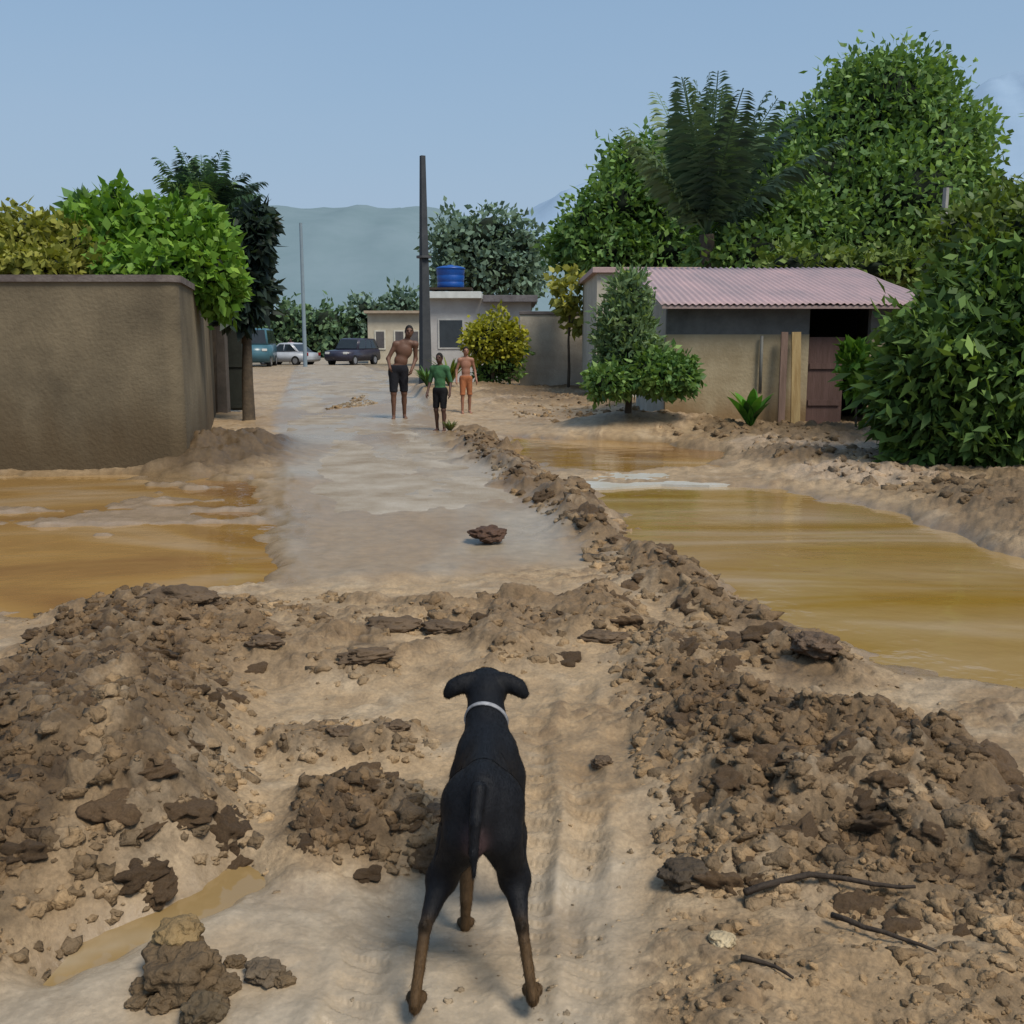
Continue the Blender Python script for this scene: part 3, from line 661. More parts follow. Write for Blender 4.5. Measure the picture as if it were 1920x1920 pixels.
def corrugated(x0, x1, y0, y1, zf, pitch=.11, amp=.014, th=.012):
    nx = int((x1-x0)/pitch*8); xs = np.linspace(x0, x1, nx); ys = np.linspace(y0, y1, 12)
    V = []
    for off in (0, -th):
        for y in ys:
            for x in xs: V.append((x, y, zf(y)+off+amp*math.sin(2*math.pi*x/pitch)+.012*mnoise.noise(Vector((x*.9,y*.9,3)))))
    n, m_ = len(xs), len(ys); o = n*m_; Q = []
    for j in range(m_-1):
        for i in range(n-1):
            a = j*n+i; Q.append((a,a+1,a+n+1,a+n)); Q.append((o+a+n,o+a+n+1,o+a+1,o+a))
    for i in range(n-1):
        Q.append((o+i,o+i+1,i+1,i)); a = (m_-1)*n+i; Q.append((a,a+1,o+a+1,o+a))
    for j in range(m_-1):
        a = j*n; Q.append((a,a+n,o+a+n,o+a)); a = j*n+n-1; Q.append((o+a,o+a+n,a+n,a))
    return mesh_np('roof', V, Q)
me = corrugated(P(1238,640,16.68).x, P(1760,640,16.68).x, 16.68, hB+.15, lambda y: roof_z(y)+.02)
me.transform(Matrix.Translation((-hx0,-hD,-hb))); roof_o = link('roof', me, ROOF, house, True)
b = MB(); b.box(*hbox(P(1240,640,16.68).x,16.695,ez-.055,P(1758,640,16.68).x,16.725,ez-.005)); b.build('fascia', M('fascia_board',(.36,.27,.25),(.28,.2,.19),4,.8,.2), roof_o)
for k, (px, lean, mt, lab, w) in enumerate([(1471,.02,WOODP,'pinkish brown plank leaning against the house wall left of the yellow plank',.055),(1498,-.01,WOODY,'yellow plank standing against the house wall beside the dark doorway',.075)]):
    bb = gz(px,16.72); tz = P(px,622,16.85).z
    o = MB().box((-w,-.02,-.1),(w,.02,tz-bb[2]), .004).build('plank', mt); o.location = bb; o.rotation_euler = (-.085, lean, 0); tag(o, lab, 'plank')
# pale house behind its left end
PALE = M('pale_render', (.46,.43,.36), (.34,.31,.25), 1.5, .95, .3, 18, detail=9)
x0, x1 = P(1118,640,25).x, P(1300,640,25).x; zb, ztp = 0.0, P(1180,512,25).z
h2 = empty('small_house', (x0,25,zb)); tag(h2, 'pale flat-roofed house with a pink coping behind the feathery shrub', 'house')
MB().box((0,0,-.3),(x1-x0,5,ztp)).build('wall', PALE, h2)
MB().box((-.12,-.12,ztp+.002),(x1-x0+.12,5.12,ztp+.13), .01).build('roof', M('pink_coping',(.46,.32,.30),(.34,.25,.24),3,.8,.2), h2)
b = MB(); b.box((.55,-.03,1.3),(1.35,-.003,2.3)); w_ = b.build('window', M('window_frame',(.3,.28,.25),None,4,.7), h2)
MB().box((.6,-.036,1.35),(1.3,-.032,2.25)).build('pane', M('dark_glass',(.03,.035,.04),None,3,.15), w_)
# grey block wall between the shrubs
GW = M('grey_wall', (.45,.40,.33), (.30,.26,.21), 1.6, .95, .4, 16, detail=9)
x0, x1 = P(975,640,31).x, P(1210,640,31).x
gw = empty('garden_wall', (x0,31,0)); tag(gw, 'plain grey rendered yard wall between the yellow shrub and the feathery shrub', 'wall')
MB().box((0,0,-.3),(x1-x0,.18,P(1000,590,31).z)).build('wall', GW, gw)
MB().box((-.03,-.03,P(1000,590,31).z+.002),(x1-x0+.03,.21,P(1000,590,31).z+.1), .01).build('coping', M('dark_coping',(.15,.13,.125),(.09,.08,.08),4,.9,.3), gw)
# whitish flat-roofed house with the tank
x0, x1 = P(806,640,35).x, P(996,640,35).x; zt2 = P(850,560,35).z
h3 = empty('small_house', (x0,35,0)); tag(h3, 'whitish grey flat-roofed house carrying the blue water tank', 'house')
MB().box((0,0,-.3),(x1-x0,5.5,zt2)).build('wall', M('whitewash',(.46,.46,.45),(.33,.31,.30),1.2,.95,.3,15,detail=9), h3)
MB().box((-.1,-.35,zt2+.002),(1.75,5.6,zt2+.22), .01).build('roof', M('white_slab',(.62,.64,.62),(.46,.48,.46),3,.8,.2), h3)
rf = MB().box((1.80,-.45,zt2-.12),(x1-x0+.2,5.6,zt2+.10), .01).build('eave', M('grey_tiles',(.17,.16,.165),(.10,.09,.095),5,.9,.4), h3)
b = MB(); b.box((.28,-.03,1.2),(1.15,-.003,2.2)); w_ = b.build('window', M('window_frame_white',(.5,.5,.48),None,4,.7), h3)
MB().box((.33,-.036,1.25),(1.10,-.032,2.15)).build('pane', M('window_glass',(.05,.06,.07),None,3,.15), w_)
MB().box((2.55,-.025,-.2),(3.35,-.003,2.0)).build('door', M('brown_door',(.09,.06,.045),None,4,.7), h3)
zt3 = zt2+.222
ts = empty('tank_stand', (P(846,640,36).x,36,zt3)); tag(ts, 'dark wooden platform under the blue water tank', 'stand')
tx = .75
b = MB(); b.box((-tx,-.6,.10),(tx,.6,.17)); b.build('deck', M('dark_timber',(.05,.035,.025),None,5,.9,.3), ts)
for sx in (-.6,.55): MB().box((sx,-.55,0),(sx+.08,.55,.098)).build('leg', bpy.data.materials['dark_timber'], ts)
zt4 = zt3+.172
tk = empty('water_tank', (P(846,640,36).x,36,zt4)); tag(tk, 'blue plastic water tank on the roof beside the tall dark pole', 'water tank')
BLUE = M('blue_plastic', (.008,.075,.32), (.006,.055,.25), 3, .4, spec=.4)
def lathe(prof, n=24):
    bm = bmesh.new(); rings = [[bm.verts.new((r*math.cos(2*math.pi*k/n), r*math.sin(2*math.pi*k/n), z)) for k in range(n)] for r, z in prof]
    for a, c in zip(rings, rings[1:]):
        for k in range(n): bm.faces.new((a[k], a[(k+1)%n], c[(k+1)%n], c[k]))
    bm.faces.new(rings[0][::-1]); bm.faces.new(rings[-1]); me = bpy.data.meshes.new('lathe'); bm.to_mesh(me); bm.free(); return me
link('body', lathe([(.44,0),(.46,.03),(.46,.18),(.445,.2),(.46,.22),(.475,.40),(.46,.42),(.475,.44),(.485,.60),(.49,.62)]), BLUE, tk, True)
link('lid', lathe([(.50,.622),(.51,.66),(.45,.70),(.30,.735),(.12,.75),(.10,.775),(.02,.78)]), BLUE, tk, True)
# cream building far down the street
CREAM = M('cream_render', (.55,.49,.38), (.44,.38,.29), 1.5, .95, .2)
x0, x1 = P(690,640,70).x, P(792,640,70).x; zc = P(730,588,70).z
h4 = empty('shop_building', (x0,70,0)); tag(h4, 'small cream building with pale window frames at the far end of the road', 'building')
MB().box((0,0,-.3),(x1-x0,6,zc)).build('wall', CREAM, h4)
MB().box((-.2,-.4,zc+.003),(x1-x0+.2,6.2,zc+.18), .02).build('roof', M('tan_roof',(.40,.32,.24),(.3,.24,.18),3,.9), h4)
for xx in (.45,1.75,2.75):
    b = MB(); b.box((xx,-.05,.9),(xx+.75,-.003,2.2)); w_ = b.build('window', M('cream_frame',(.66,.62,.52),None,4,.7), h4)
    MB().box((xx+.1,-.056,1.0),(xx+.65,-.052,2.1)).build('pane', M('grey_glass',(.12,.11,.11),None,3,.2), w_)

# ------------------------------------------------------------------ poles
POLE = M('dark_pole', (.055,.06,.066), (.035,.04,.046), 4, .85, .3, 15)
def pole(label, px, D, ptop, wb, wt, mat, square=True):
    base = gz(px, D); top = P(px, ptop, D).z-base[2]
    root = empty('utility_pole', base); tag(root, label, 'pole')
    n = 4 if square else 10
    b = MB(); b.tube([(0,0,-.4),(0,0,top)], [wb*.72, wt*.72], n); sh = b.build('shaft', mat, root); sh.rotation_euler = (0,0,.5)
    return root, top
r_, tp = pole('tall dark tapered concrete pole standing in front of the whitish house', 797, 28, 292, .28, .115, POLE)
MB().tube([(0,0,tp*.56),(0,0,tp*.57)], .20, 10).build('band', M('steel_band',(.12,.12,.12),None,5,.5,metal=.6), r_)
pole('thin hazy grey pole far down the street', 571, 60, 418, .17, .12, M('hazy_pole',(.20,.26,.30),(.17,.22,.26),3,.9), False)  # bluish haze is part of this pole's colour
pole('grey concrete post rising out of the bush at the right end of the pink roof', 1755, 20, 352, .095, .075, M('grey_post',(.30,.30,.28),(.2,.2,.19),4,.9,.3))

# ------------------------------------------------------------------ vehicles
GLASS = M('car_glass', (.02,.026,.03), None, 3, .08, spec=.5); TYRE = M('tyre_rubber', (.02,.02,.02), None, 6, .9); RIM = M('rim_metal', (.35,.35,.36), None, 5, .4, metal=.5)
LAMP = M('lamp_glass', (.7,.7,.66), None, 4, .1); TAIL = M('tail_lamp', (.25,.015,.012), None, 4, .2)
def car(name, label, cat, loc, rz, paint, Lc, Wc, Hc, style):
    root = empty(name, loc, rz); tag(root, label, cat); h = Lc/2
    g = .22; sh = Hc*.58
    prof = {'sedan': [(-h,.45),(-h+.05,g+.06),(-h+.3,g),(h-.3,g),(h-.04,g+.1),(h,.55),(h-.1,sh-.1),(h-1.15,sh),(-h+.85,sh+.02),(-h+.06,sh-.06)],
            'suv': [(-h,.5),(-h+.05,g+.12),(-h+.3,g+.06),(h-.3,g+.06),(h-.03,g+.2),(h,.7),(h-.08,sh-.08),(h-1.2,sh),(-h+.1,sh+.02),(-h+.02,sh-.2)],
            'van': [(-h,.5),(-h+.05,g+.12),(-h+.3,g+.06),(h-.3,g+.06),(h-.03,g+.2),(h,.9),(h-.25,sh),(-h+.02,sh)]}[style]
    cab = {'sedan': [(h-1.25,sh),(h-1.95,Hc-.03),(h-2.3,Hc),(-h+1.25,Hc-.02),(-h+.55,sh)], 'suv': [(h-1.25,sh),(h-1.8,Hc-.03),(h-2.2,Hc),(-h+.35,Hc-.03),(-h+.1,sh)],
           'van': [(h-.25,sh),(h-.75,Hc-.06),(h-1.0,Hc),(-h+.1,Hc),(-h+.02,sh)]}[style]
    bm = bmesh.new()
    def ext(poly, w0, w1):
        z0, z1 = min(p[1] for p in poly), max(p[1] for p in poly)
        A, B = [], []
        for x, z in poly:
            w = w0+(w1-w0)*(z-z0)/(z1-z0); A.append(bm.verts.new((x, w/2, z))); B.append(bm.verts.new((x, -w/2, z)))
        bm.faces.new(A); bm.faces.new(B[::-1]); n = len(A)
        for k in range(n): bm.faces.new((A[k], B[k], B[(k+1)%n], A[(k+1)%n]))
    ext(prof, Wc, Wc*.97); ext([(x, z+(.002 if z == sh else 0)) for x, z in cab], Wc*.94, Wc*.76)
    bmesh.ops.recalc_face_normals(bm, faces=bm.faces)
    bmesh.ops.bevel(bm, geom=[e for e in bm.edges], offset=.035, segments=2, affect='EDGES')
    me = bpy.data.meshes.new('body'); bm.to_mesh(me); bm.free(); link('body', me, paint, root, True)
    # windows as panels just proud of the cabin
    def wpt(x, z, s): return Vector((x, s*(Wc*.94+(Wc*.76-Wc*.94)*(z-sh)/(Hc-sh))/2+s*.006, z))
    zl, zh = sh+.07, Hc-.1
    xf = lambda z: cab[0][0]+(cab[1][0]-cab[0][0])*(z-sh)/(cab[1][1]-sh)
    xb = lambda z: cab[-1][0]+(cab[-2][0]-cab[-1][0])*(z-sh)/(cab[-2][1]-sh)
    for s in (-1,1):
        cuts = [0,.48,1] if style == 'sedan' else [0,.36,.68,1]
        for a, c in zip(cuts, cuts[1:]):
            q = [wpt(xf(z)-.12+(xb(z)+.12-xf(z)+.12)*t+(.03 if t == a else -.03)*-1, z, s) for t, z in ((a,zl),(c,zl),(c,zh),(a,zh))]
            b = MB(); b.bm.faces.new([b.bm.verts.new(v) for v in q]); b.build('side_window', GLASS, root)
    for nm, fx, sg in (('windscreen', xf, 1), ('rear_window', xb, -1)):
        q = [Vector((fx(z)+sg*.012, s*(Wc*.94+(Wc*.76-Wc*.94)*(z-sh)/(Hc-sh))/2*.88, z+.006)) for s, z in ((-1,zl),(1,zl),(1,zh),(-1,zh))]
        b = MB(); b.bm.faces.new([b.bm.verts.new(v) for v in q]); b.build(nm, GLASS, root)
    for sx in (-1,1):
        for sy in (-1,1):
            r = .33 if style != 'sedan' else .3; c = Vector((sx*(h-.82), sy*(Wc/2-.1), r))
            wroot = MB().tube([c-Vector((0,.11,0)), c+Vector((0,.115,0))], r, 18).build('wheel', TYRE, root, False)
            MB().tube([c+Vector((0,sy*.1,0)), c+Vector((0,sy*.122,0))], r*.6, 14).build('rim', RIM, wroot)
    for sy in (-1,1):
        MB().box((h-.09, sy*Wc*.36-.15, sh*.72),(h-.0, sy*Wc*.36+.15, sh*.72+.14), .02).build('headlight', LAMP, root)
        MB().box((-h-.012, sy*Wc*.40-.1, sh*.74),(-h+.06, sy*Wc*.40+.1, sh*.74+.2), .02).build('tail_light', TAIL, root)
    return root
def paint(n, c): return M(n, c, tuple(v*.8 for v in c), 2, .3, spec=.5)
p = P(484,672,62); car('parked_van', 'teal blue van half hidden behind the dark tree on the left roadside', 'van', (p.x,62,-.05), -math.pi/2+.12, paint('teal_paint',(.05,.13,.17)), 4.6, 1.8, 2.25, 'van')
p = P(538,672,66); car('parked_car', 'silver grey car parked on the left side of the far road', 'car', (p.x,66,-.05), math.pi/2+1.15, paint('silver_paint',(.38,.41,.46)), 4.1, 1.65, 1.42, 'sedan')
p = P(662,672,66); car('parked_car', 'dark blue black car in front of the cream building on the far road', 'car', (p.x,66,-.05), -math.pi/2-.35, paint('dark_paint',(.035,.035,.06)), 4.3, 1.75, 1.7, 'suv')

# ------------------------------------------------------------------ signed distance modelling for bodies
def sdf_prim(pr, X, Y, Z):
    if pr[0] == 'c':
        _, a, b_, ra, rb = pr[:5]; a = np.array(a, float); ab = np.array(b_, float)-a; l2 = (ab*ab).sum()+1e-12
        t = np.clip(((X-a[0])*ab[0]+(Y-a[1])*ab[1]+(Z-a[2])*ab[2])/l2, 0, 1)
        return np.sqrt((X-a[0]-ab[0]*t)**2+(Y-a[1]-ab[1]*t)**2+(Z-a[2]-ab[2]*t)**2)-(ra+(rb-ra)*t)
    _, c, r = pr[:3]
    x, y, z = (X-c[0]), (Y-c[1]), (Z-c[2])
    k0 = np.sqrt((x/r[0])**2+(y/r[1])**2+(z/r[2])**2); k1 = np.sqrt((x/r[0]**2)**2+(y/r[1]**2)**2+(z/r[2]**2)**2)+1e-9
    return k0*(k0-1)/k1
def prim_bb(pr):
    if pr[0] == 'c':
        a, b_ = np.array(pr[1], float), np.array(pr[2], float); r = max(pr[3], pr[4]); return np.minimum(a,b_)-r, np.maximum(a,b_)+r
    c, r = np.array(pr[1], float), np.array(pr[2], float); return c-r, c+r
def sdf_mesh(name, prims, h, k=.03, inflate=0.0, crop=None, colors=None, csharp=.012, wrinkle=0.0):
    """prims: ('c',a,b,ra,rb[,k]) or ('e',centre,radii[,k]) joined smoothly; returns one closed mesh"""
    lo = np.min([prim_bb(p_)[0] for p_ in prims], 0)-.06-inflate; hi = np.max([prim_bb(p_)[1] for p_ in prims], 0)+.06+inflate
    n = np.ceil((hi-lo)/h).astype(int)+1
    ax = [lo[i]+h*np.arange(n[i]) for i in range(3)]
    Fd = np.full(n, 10.0, np.float32)
    for pr in prims:
        kk = pr[5 if pr[0] == 'c' else 3] if len(pr) > (5 if pr[0] == 'c' else 3) and pr[5 if pr[0] == 'c' else 3] is not None else k
        a, b_ = prim_bb(pr); pad = kk+inflate+3*h
        i0 = np.clip(((a-pad-lo)/h).astype(int), 0, n-1); i1 = np.clip(((b_+pad-lo)/h).astype(int)+2, 1, n)
        sl_ = tuple(slice(i0[j], i1[j]) for j in range(3))
        d = sdf_prim(pr, ax[0][sl_[0]][:,None,None], ax[1][sl_[1]][None,:,None], ax[2][sl_[2]][None,None,:])
        o = Fd[sl_]; q = np.maximum(kk-np.abs(o-d), 0)/kk; Fd[sl_] = np.minimum(o, d)-q*q*kk*.25
    Fd -= inflate
    if wrinkle:
        Fd += (wrinkle*np.sin(ax[0]*60)[:,None,None]*np.sin(ax[2]*38+1)[None,None,:]*np.cos(ax[1]*45)[None,:,None]).astype(np.float32)
    if crop is not None:
        Fd = np.maximum(Fd, crop(ax[0][:,None,None], ax[1][None,:,None], ax[2][None,None,:]))
    Fd[[0,-1]] = np.maximum(Fd[[0,-1]], 1e-3); Fd[:,[0,-1]] = np.maximum(Fd[:,[0,-1]], 1e-3); Fd[:,:,[0,-1]] = np.maximum(Fd[:,:,[0,-1]], 1e-3)
    s = Fd < 0
    cor = {}
    for i in (0,1):
        for j in (0,1):
            for m_ in (0,1): cor[i,j,m_] = (slice(i, n[0]-1+i), slice(j, n[1]-1+j), slice(m_, n[2]-1+m_))
    cs = sum(s[c].astype(np.int8) for c in cor.values()); act = (cs > 0) & (cs < 8)
    I = np.argwhere(act); cid = np.full(act.shape, -1, np.int64); cid[act] = np.arange(len(I))
    acc = np.zeros((len(I),3)); cnt = np.zeros(len(I))
    for a in cor:
        for axn in range(3):
            if a[axn]: continue
            b_ = list(a); b_[axn] = 1
            fa = Fd[tuple((I+np.array(a)).T)]; fb = Fd[tuple((I+np.array(b_)).T)]
            mk = (fa < 0) != (fb < 0); t = np.where(mk, fa/(fa-fb+1e-12), 0)
            pos = np.array(a)[None,:]+np.zeros((len(I),3)); pos[:,axn] += t
            acc += pos*mk[:,None]; cnt += mk
    V = lo+h*(I+acc/np.maximum(cnt,1)[:,None])
    Q = []
    for axn in range(3):
        sa = [slice(0,None)]*3; sb = [slice(0,None)]*3; sa[axn] = slice(0,-1); sb[axn] = slice(1,None)
        A, B = s[tuple(sa)], s[tuple(sb)]; E = np.argwhere(A != B)
        u, v = [(1,2),(2,0),(0,1)][axn]
        E = E[(E[:,u] > 0) & (E[:,v] > 0) & (E[:,u] < n[u]-1) & (E[:,v] < n[v]-1)]
        f = A[tuple(E.T)]
        def cc(du, dv):
            e = E.copy(); e[:,u] += du; e[:,v] += dv; return cid[tuple(e.T)]
        q = np.stack([cc(-1,-1), cc(0,-1), cc(0,0), cc(-1,0)], 1); q[~f] = q[~f][:, ::-1]; Q.append(q)
    Q = np.concatenate(Q)
    # two light smoothing passes
    for _ in range(2):
        sm = np.zeros_like(V); ct = np.zeros(len(V))
        for a, b_ in ((0,1),(1,2),(2,3),(3,0)):
            np.add.at(sm, Q[:,a], V[Q[:,b_]]); np.add.at(sm, Q[:,b_], V[Q[:,a]]); np.add.at(ct, Q[:,a], 1); np.add.at(ct, Q[:,b_], 1)
        V = V*.5+.5*sm/np.maximum(ct,1)[:,None]
    C = None
    if colors is not None:
        W = np.stack([np.exp(-np.clip(sdf_prim(p_, V[:,0], V[:,1], V[:,2]), -.05, .5)/csharp) for p_ in prims], 1)
        C = (W/W.sum(1, keepdims=True))@np.array(colors, float)
    return mesh_np(name, V, Q, C)

# ------------------------------------------------------------------ the dog
cx = -.066
def V3(v, dx=0, dy=0, dz=0): return (v[0]+dx, v[1]+dy, v[2]+dz)
BLK, TAN, SKIN = (.0065,.007,.009), (.075,.043,.018), (.06,.036,.036)
dp, dc = [], []
def dadd(pr, c=BLK): dp.append(pr); dc.append(c)
dadd(('e',(cx,2.17,.43),(.056,.10,.085))); dadd(('c',(cx,2.18,.43),(cx,2.38,.385),.058,.056)); dadd(('e',(cx,2.52,.315),(.074,.17,.112)))
dadd(('c',(cx,2.36,.39),(cx,2.58,.365),.055,.059)); dadd(('c',(cx,2.14,.475),(cx,2.56,.405),.030,.026))
for s in (-1,1): dadd(('e',(cx+s*.050,2.585,.31),(.034,.065,.10)))
hx = -.074
dadd(('c',(cx,2.59,.365),(hx,2.755,.45),.068,.050)); dadd(('e',(hx,2.82,.472),(.060,.072,.052)))
dadd(('c',(hx,2.86,.452),(hx,2.975,.425),.040,.028)); dadd(('e',(hx,2.835,.44),(.05,.05,.04)))
for s in (-1,1):
    dadd(('c',(hx+s*.050,2.80,.498),(hx+s*.092,2.79,.482),.022,.019,.02)); dadd(('c',(hx+s*.092,2.79,.480),(hx+s*.110,2.787,.460),.018,.009,.015))
    dadd(('c',(hx+s*.070,2.795,.488),(hx+s*.104,2.788,.464),.020,.013,.02))
def hind(s, hock, foot, knee):
    hip = (cx+s*.042,2.18,.42)
    dadd(('e',V3(hip,s*.002,-.005,-.04),(.039,.08,.10))); dadd(('c',hip,knee,.050,.037))
    mid = tuple(.5*(knee[i]+hock[i]) for i in range(3))
    dadd(('c',V3(hip,s*.003,-.05,-.06),mid,.042,.028)); dadd(('c',knee,mid,.040,.031)); dadd(('c',mid,hock,.031,.0138,.014))
    dadd(('c',hock,V3(hock,0,-.012,.014),.0125,.010,.008),(.02,.015,.010))
    dadd(('c',hock,V3(foot,0,.0,.03),.0138,.0125,.006),TAN)
    dadd(('e',V3(foot,0,.034,.010),(.0165,.04,.0115),.005),TAN)
    for t in (-1.5,-.5,.5,1.5): dadd(('e',V3(foot,t*.0105,.064-abs(t)*.006,.010),(.0085,.017,.012),.006),TAN)
hind(-1, P(797,1738,2.075), P(777,1908,1.985), (cx-.064,2.265,.30))
hind(1, P(979,1738,2.08), P(999,1893,2.01), (cx+.056,2.265,.30))
ff = P(872,1752,2.46)
def fore(s, el, wr, ft, sh_):
    dadd(('c',sh_,el,.046,.034)); dadd(('c',el,V3(el,0,-.005,-.07),.031,.024),(.03,.02,.013)); dadd(('c',V3(el,0,-.005,-.06),wr,.023,.0165,.015),TAN)
    dadd(('c',wr,V3(ft,0,0,.02),.0155,.013,.006),TAN); dadd(('e',V3(ft,0,.024,.010),(.016,.034,.0115),.005),TAN)
    for t in (-1.5,-.5,.5,1.5): dadd(('e',V3(ft,t*.011,.052-abs(t)*.006,.010),(.008,.015,.011),.006),TAN)
fore(-1, (cx-.052,2.52,.17), (ff[0]+.003,2.475,.01), tuple(ff), (cx-.052,2.58,.30))
f2z = Hat(cx+.086, 2.65)
fore(1, (cx+.062,2.56,.16), (cx+.078,2.62,.02), (cx+.086,2.65,f2z), (cx+.055,2.59,.30))
dadd(('c',(cx-.006,2.085,.495),(cx-.012,2.045,.44),.017,.013,.012)); dadd(('c',(cx-.012,2.045,.44),(cx-.016,2.028,.375),.013,.010,.008)); dadd(('c',(cx-.016,2.028,.375),(cx-.014,2.02,.33),.010,.006,.006))
dadd(('e',(cx-.014,2.075,.375),(.018,.02,.035)), SKIN)
dogroot = (cx, 2.05, 0)
FUR = M('dog_coat', (1.15,1.15,1.15), (.75,.75,.78), 26, .62, .22, 420, attr=True, spec=.2, stretch=(1,.22,1))
me = sdf_mesh('dog', dp, .0055, .032, colors=dc, csharp=.008); me.transform(Matrix.Translation(Vector(dogroot)*-1))
dog = link('dog', me, FUR, smooth=True); dog.location = dogroot
tag(dog, 'thin black dog with tan lower legs standing in the mud, seen from behind', 'dog')
def fur(me, n, L_, W_, seed):
    rng = np.random.default_rng(seed); nv = len(me.vertices); co = np.empty(nv*3, np.float32); me.vertices.foreach_get('co', co); co = co.reshape(-1,3)
    nf = len(me.polygons); q = np.empty(nf*4, np.int32); me.loops.foreach_get('vertex_index', q); q = q.reshape(-1,4)
    ca = np.empty(nv*4, np.float32); me.color_attributes['Col'].data.foreach_get('color', ca); ca = ca.reshape(-1,4)[:,:3]
    f = rng.integers(nf, size=n); a, b_, c_, d_ = (co[q[f,i]] for i in range(4)); u, v = rng.random((n,1)), rng.random((n,1))
    p = (a*(1-u)+b_*u)*(1-v)+(d_*(1-u)+c_*u)*v
    nr = np.cross(b_-a, d_-a); nr /= np.linalg.norm(nr, axis=1, keepdims=True)+1e-12
    g = np.tile((0.,-1.,-.55), (n,1))+rng.normal(size=(n,3))*.22; g -= nr*(g*nr).sum(1, keepdims=True); g /= np.linalg.norm(g, axis=1, keepdims=True)+1e-9
    d = g+nr*.22; s_ = np.cross(g, nr)*W_; l = L_*(.6+.8*rng.random((n,1))); p = p-nr*.001
    V = np.stack([p-s_, p+s_, p+d*l], 1).reshape(-1,3); cl = ca[q[f,0]]*(.5+1.3*rng.random((n,1)))
    return mesh_np('fur', V, np.arange(3*n).reshape(-1,3), np.repeat(cl, 3, 0))
link('fur', fur(me, 60000, .011, .0007, 5), FUR, dog)
# collar: a tilted ring round the neck
COLLAR = M('pale_collar', (.40,.40,.41), (.07,.07,.08), 14, .7, .2, 60)
na, nb = Vector((cx,2.59,.365)), Vector((hx,2.755,.45)); nd = (nb-na).normalized(); cc_ = na.lerp(nb, .62); nd = (nd+Vector((.22,0,-.15))).normalized()
u_ = nd.orthogonal().normalized(); v_ = nd.cross(u_); ring = []
bm = bmesh.new(); n = 40
for k in range(n):
    a = 2*math.pi*k/n; rd_ = (u_*math.cos(a)+v_*math.sin(a))
    ring.append([bm.verts.new(cc_+rd_*(.0615+q[0])+nd*q[1]-Vector(dogroot)) for q in ((-.004,-.006),(.0005,-.006),(.0005,.006),(-.004,.006))])
for k in range(n):
    A, B = ring[k], ring[(k+1)%n]
    for j in range(4): bm.faces.new((A[j], A[(j+1)%4], B[(j+1)%4], B[j]))
bmesh.ops.recalc_face_normals(bm, faces=bm.faces); me = bpy.data.meshes.new('collar'); bm.to_mesh(me); bm.free()
link('collar', me, COLLAR, dog, True)
EYE = M('dark_eye', (.01,.008,.006), None, 5, .1)
for s in (-1,1):
    b = MB(); bmesh.ops.create_icosphere(b.bm, subdivisions=2, radius=.009, matrix=Matrix.Translation(Vector((hx+s*.032,2.878,.482))-Vector(dogroot))); b.build('eye', EYE, dog, True)
b = MB(); bmesh.ops.create_icosphere(b.bm, subdivisions=2, radius=.016, matrix=Matrix.Translation(Vector((hx,3.0,.43))-Vector(dogroot))); b.build('nose', EYE, dog, True)

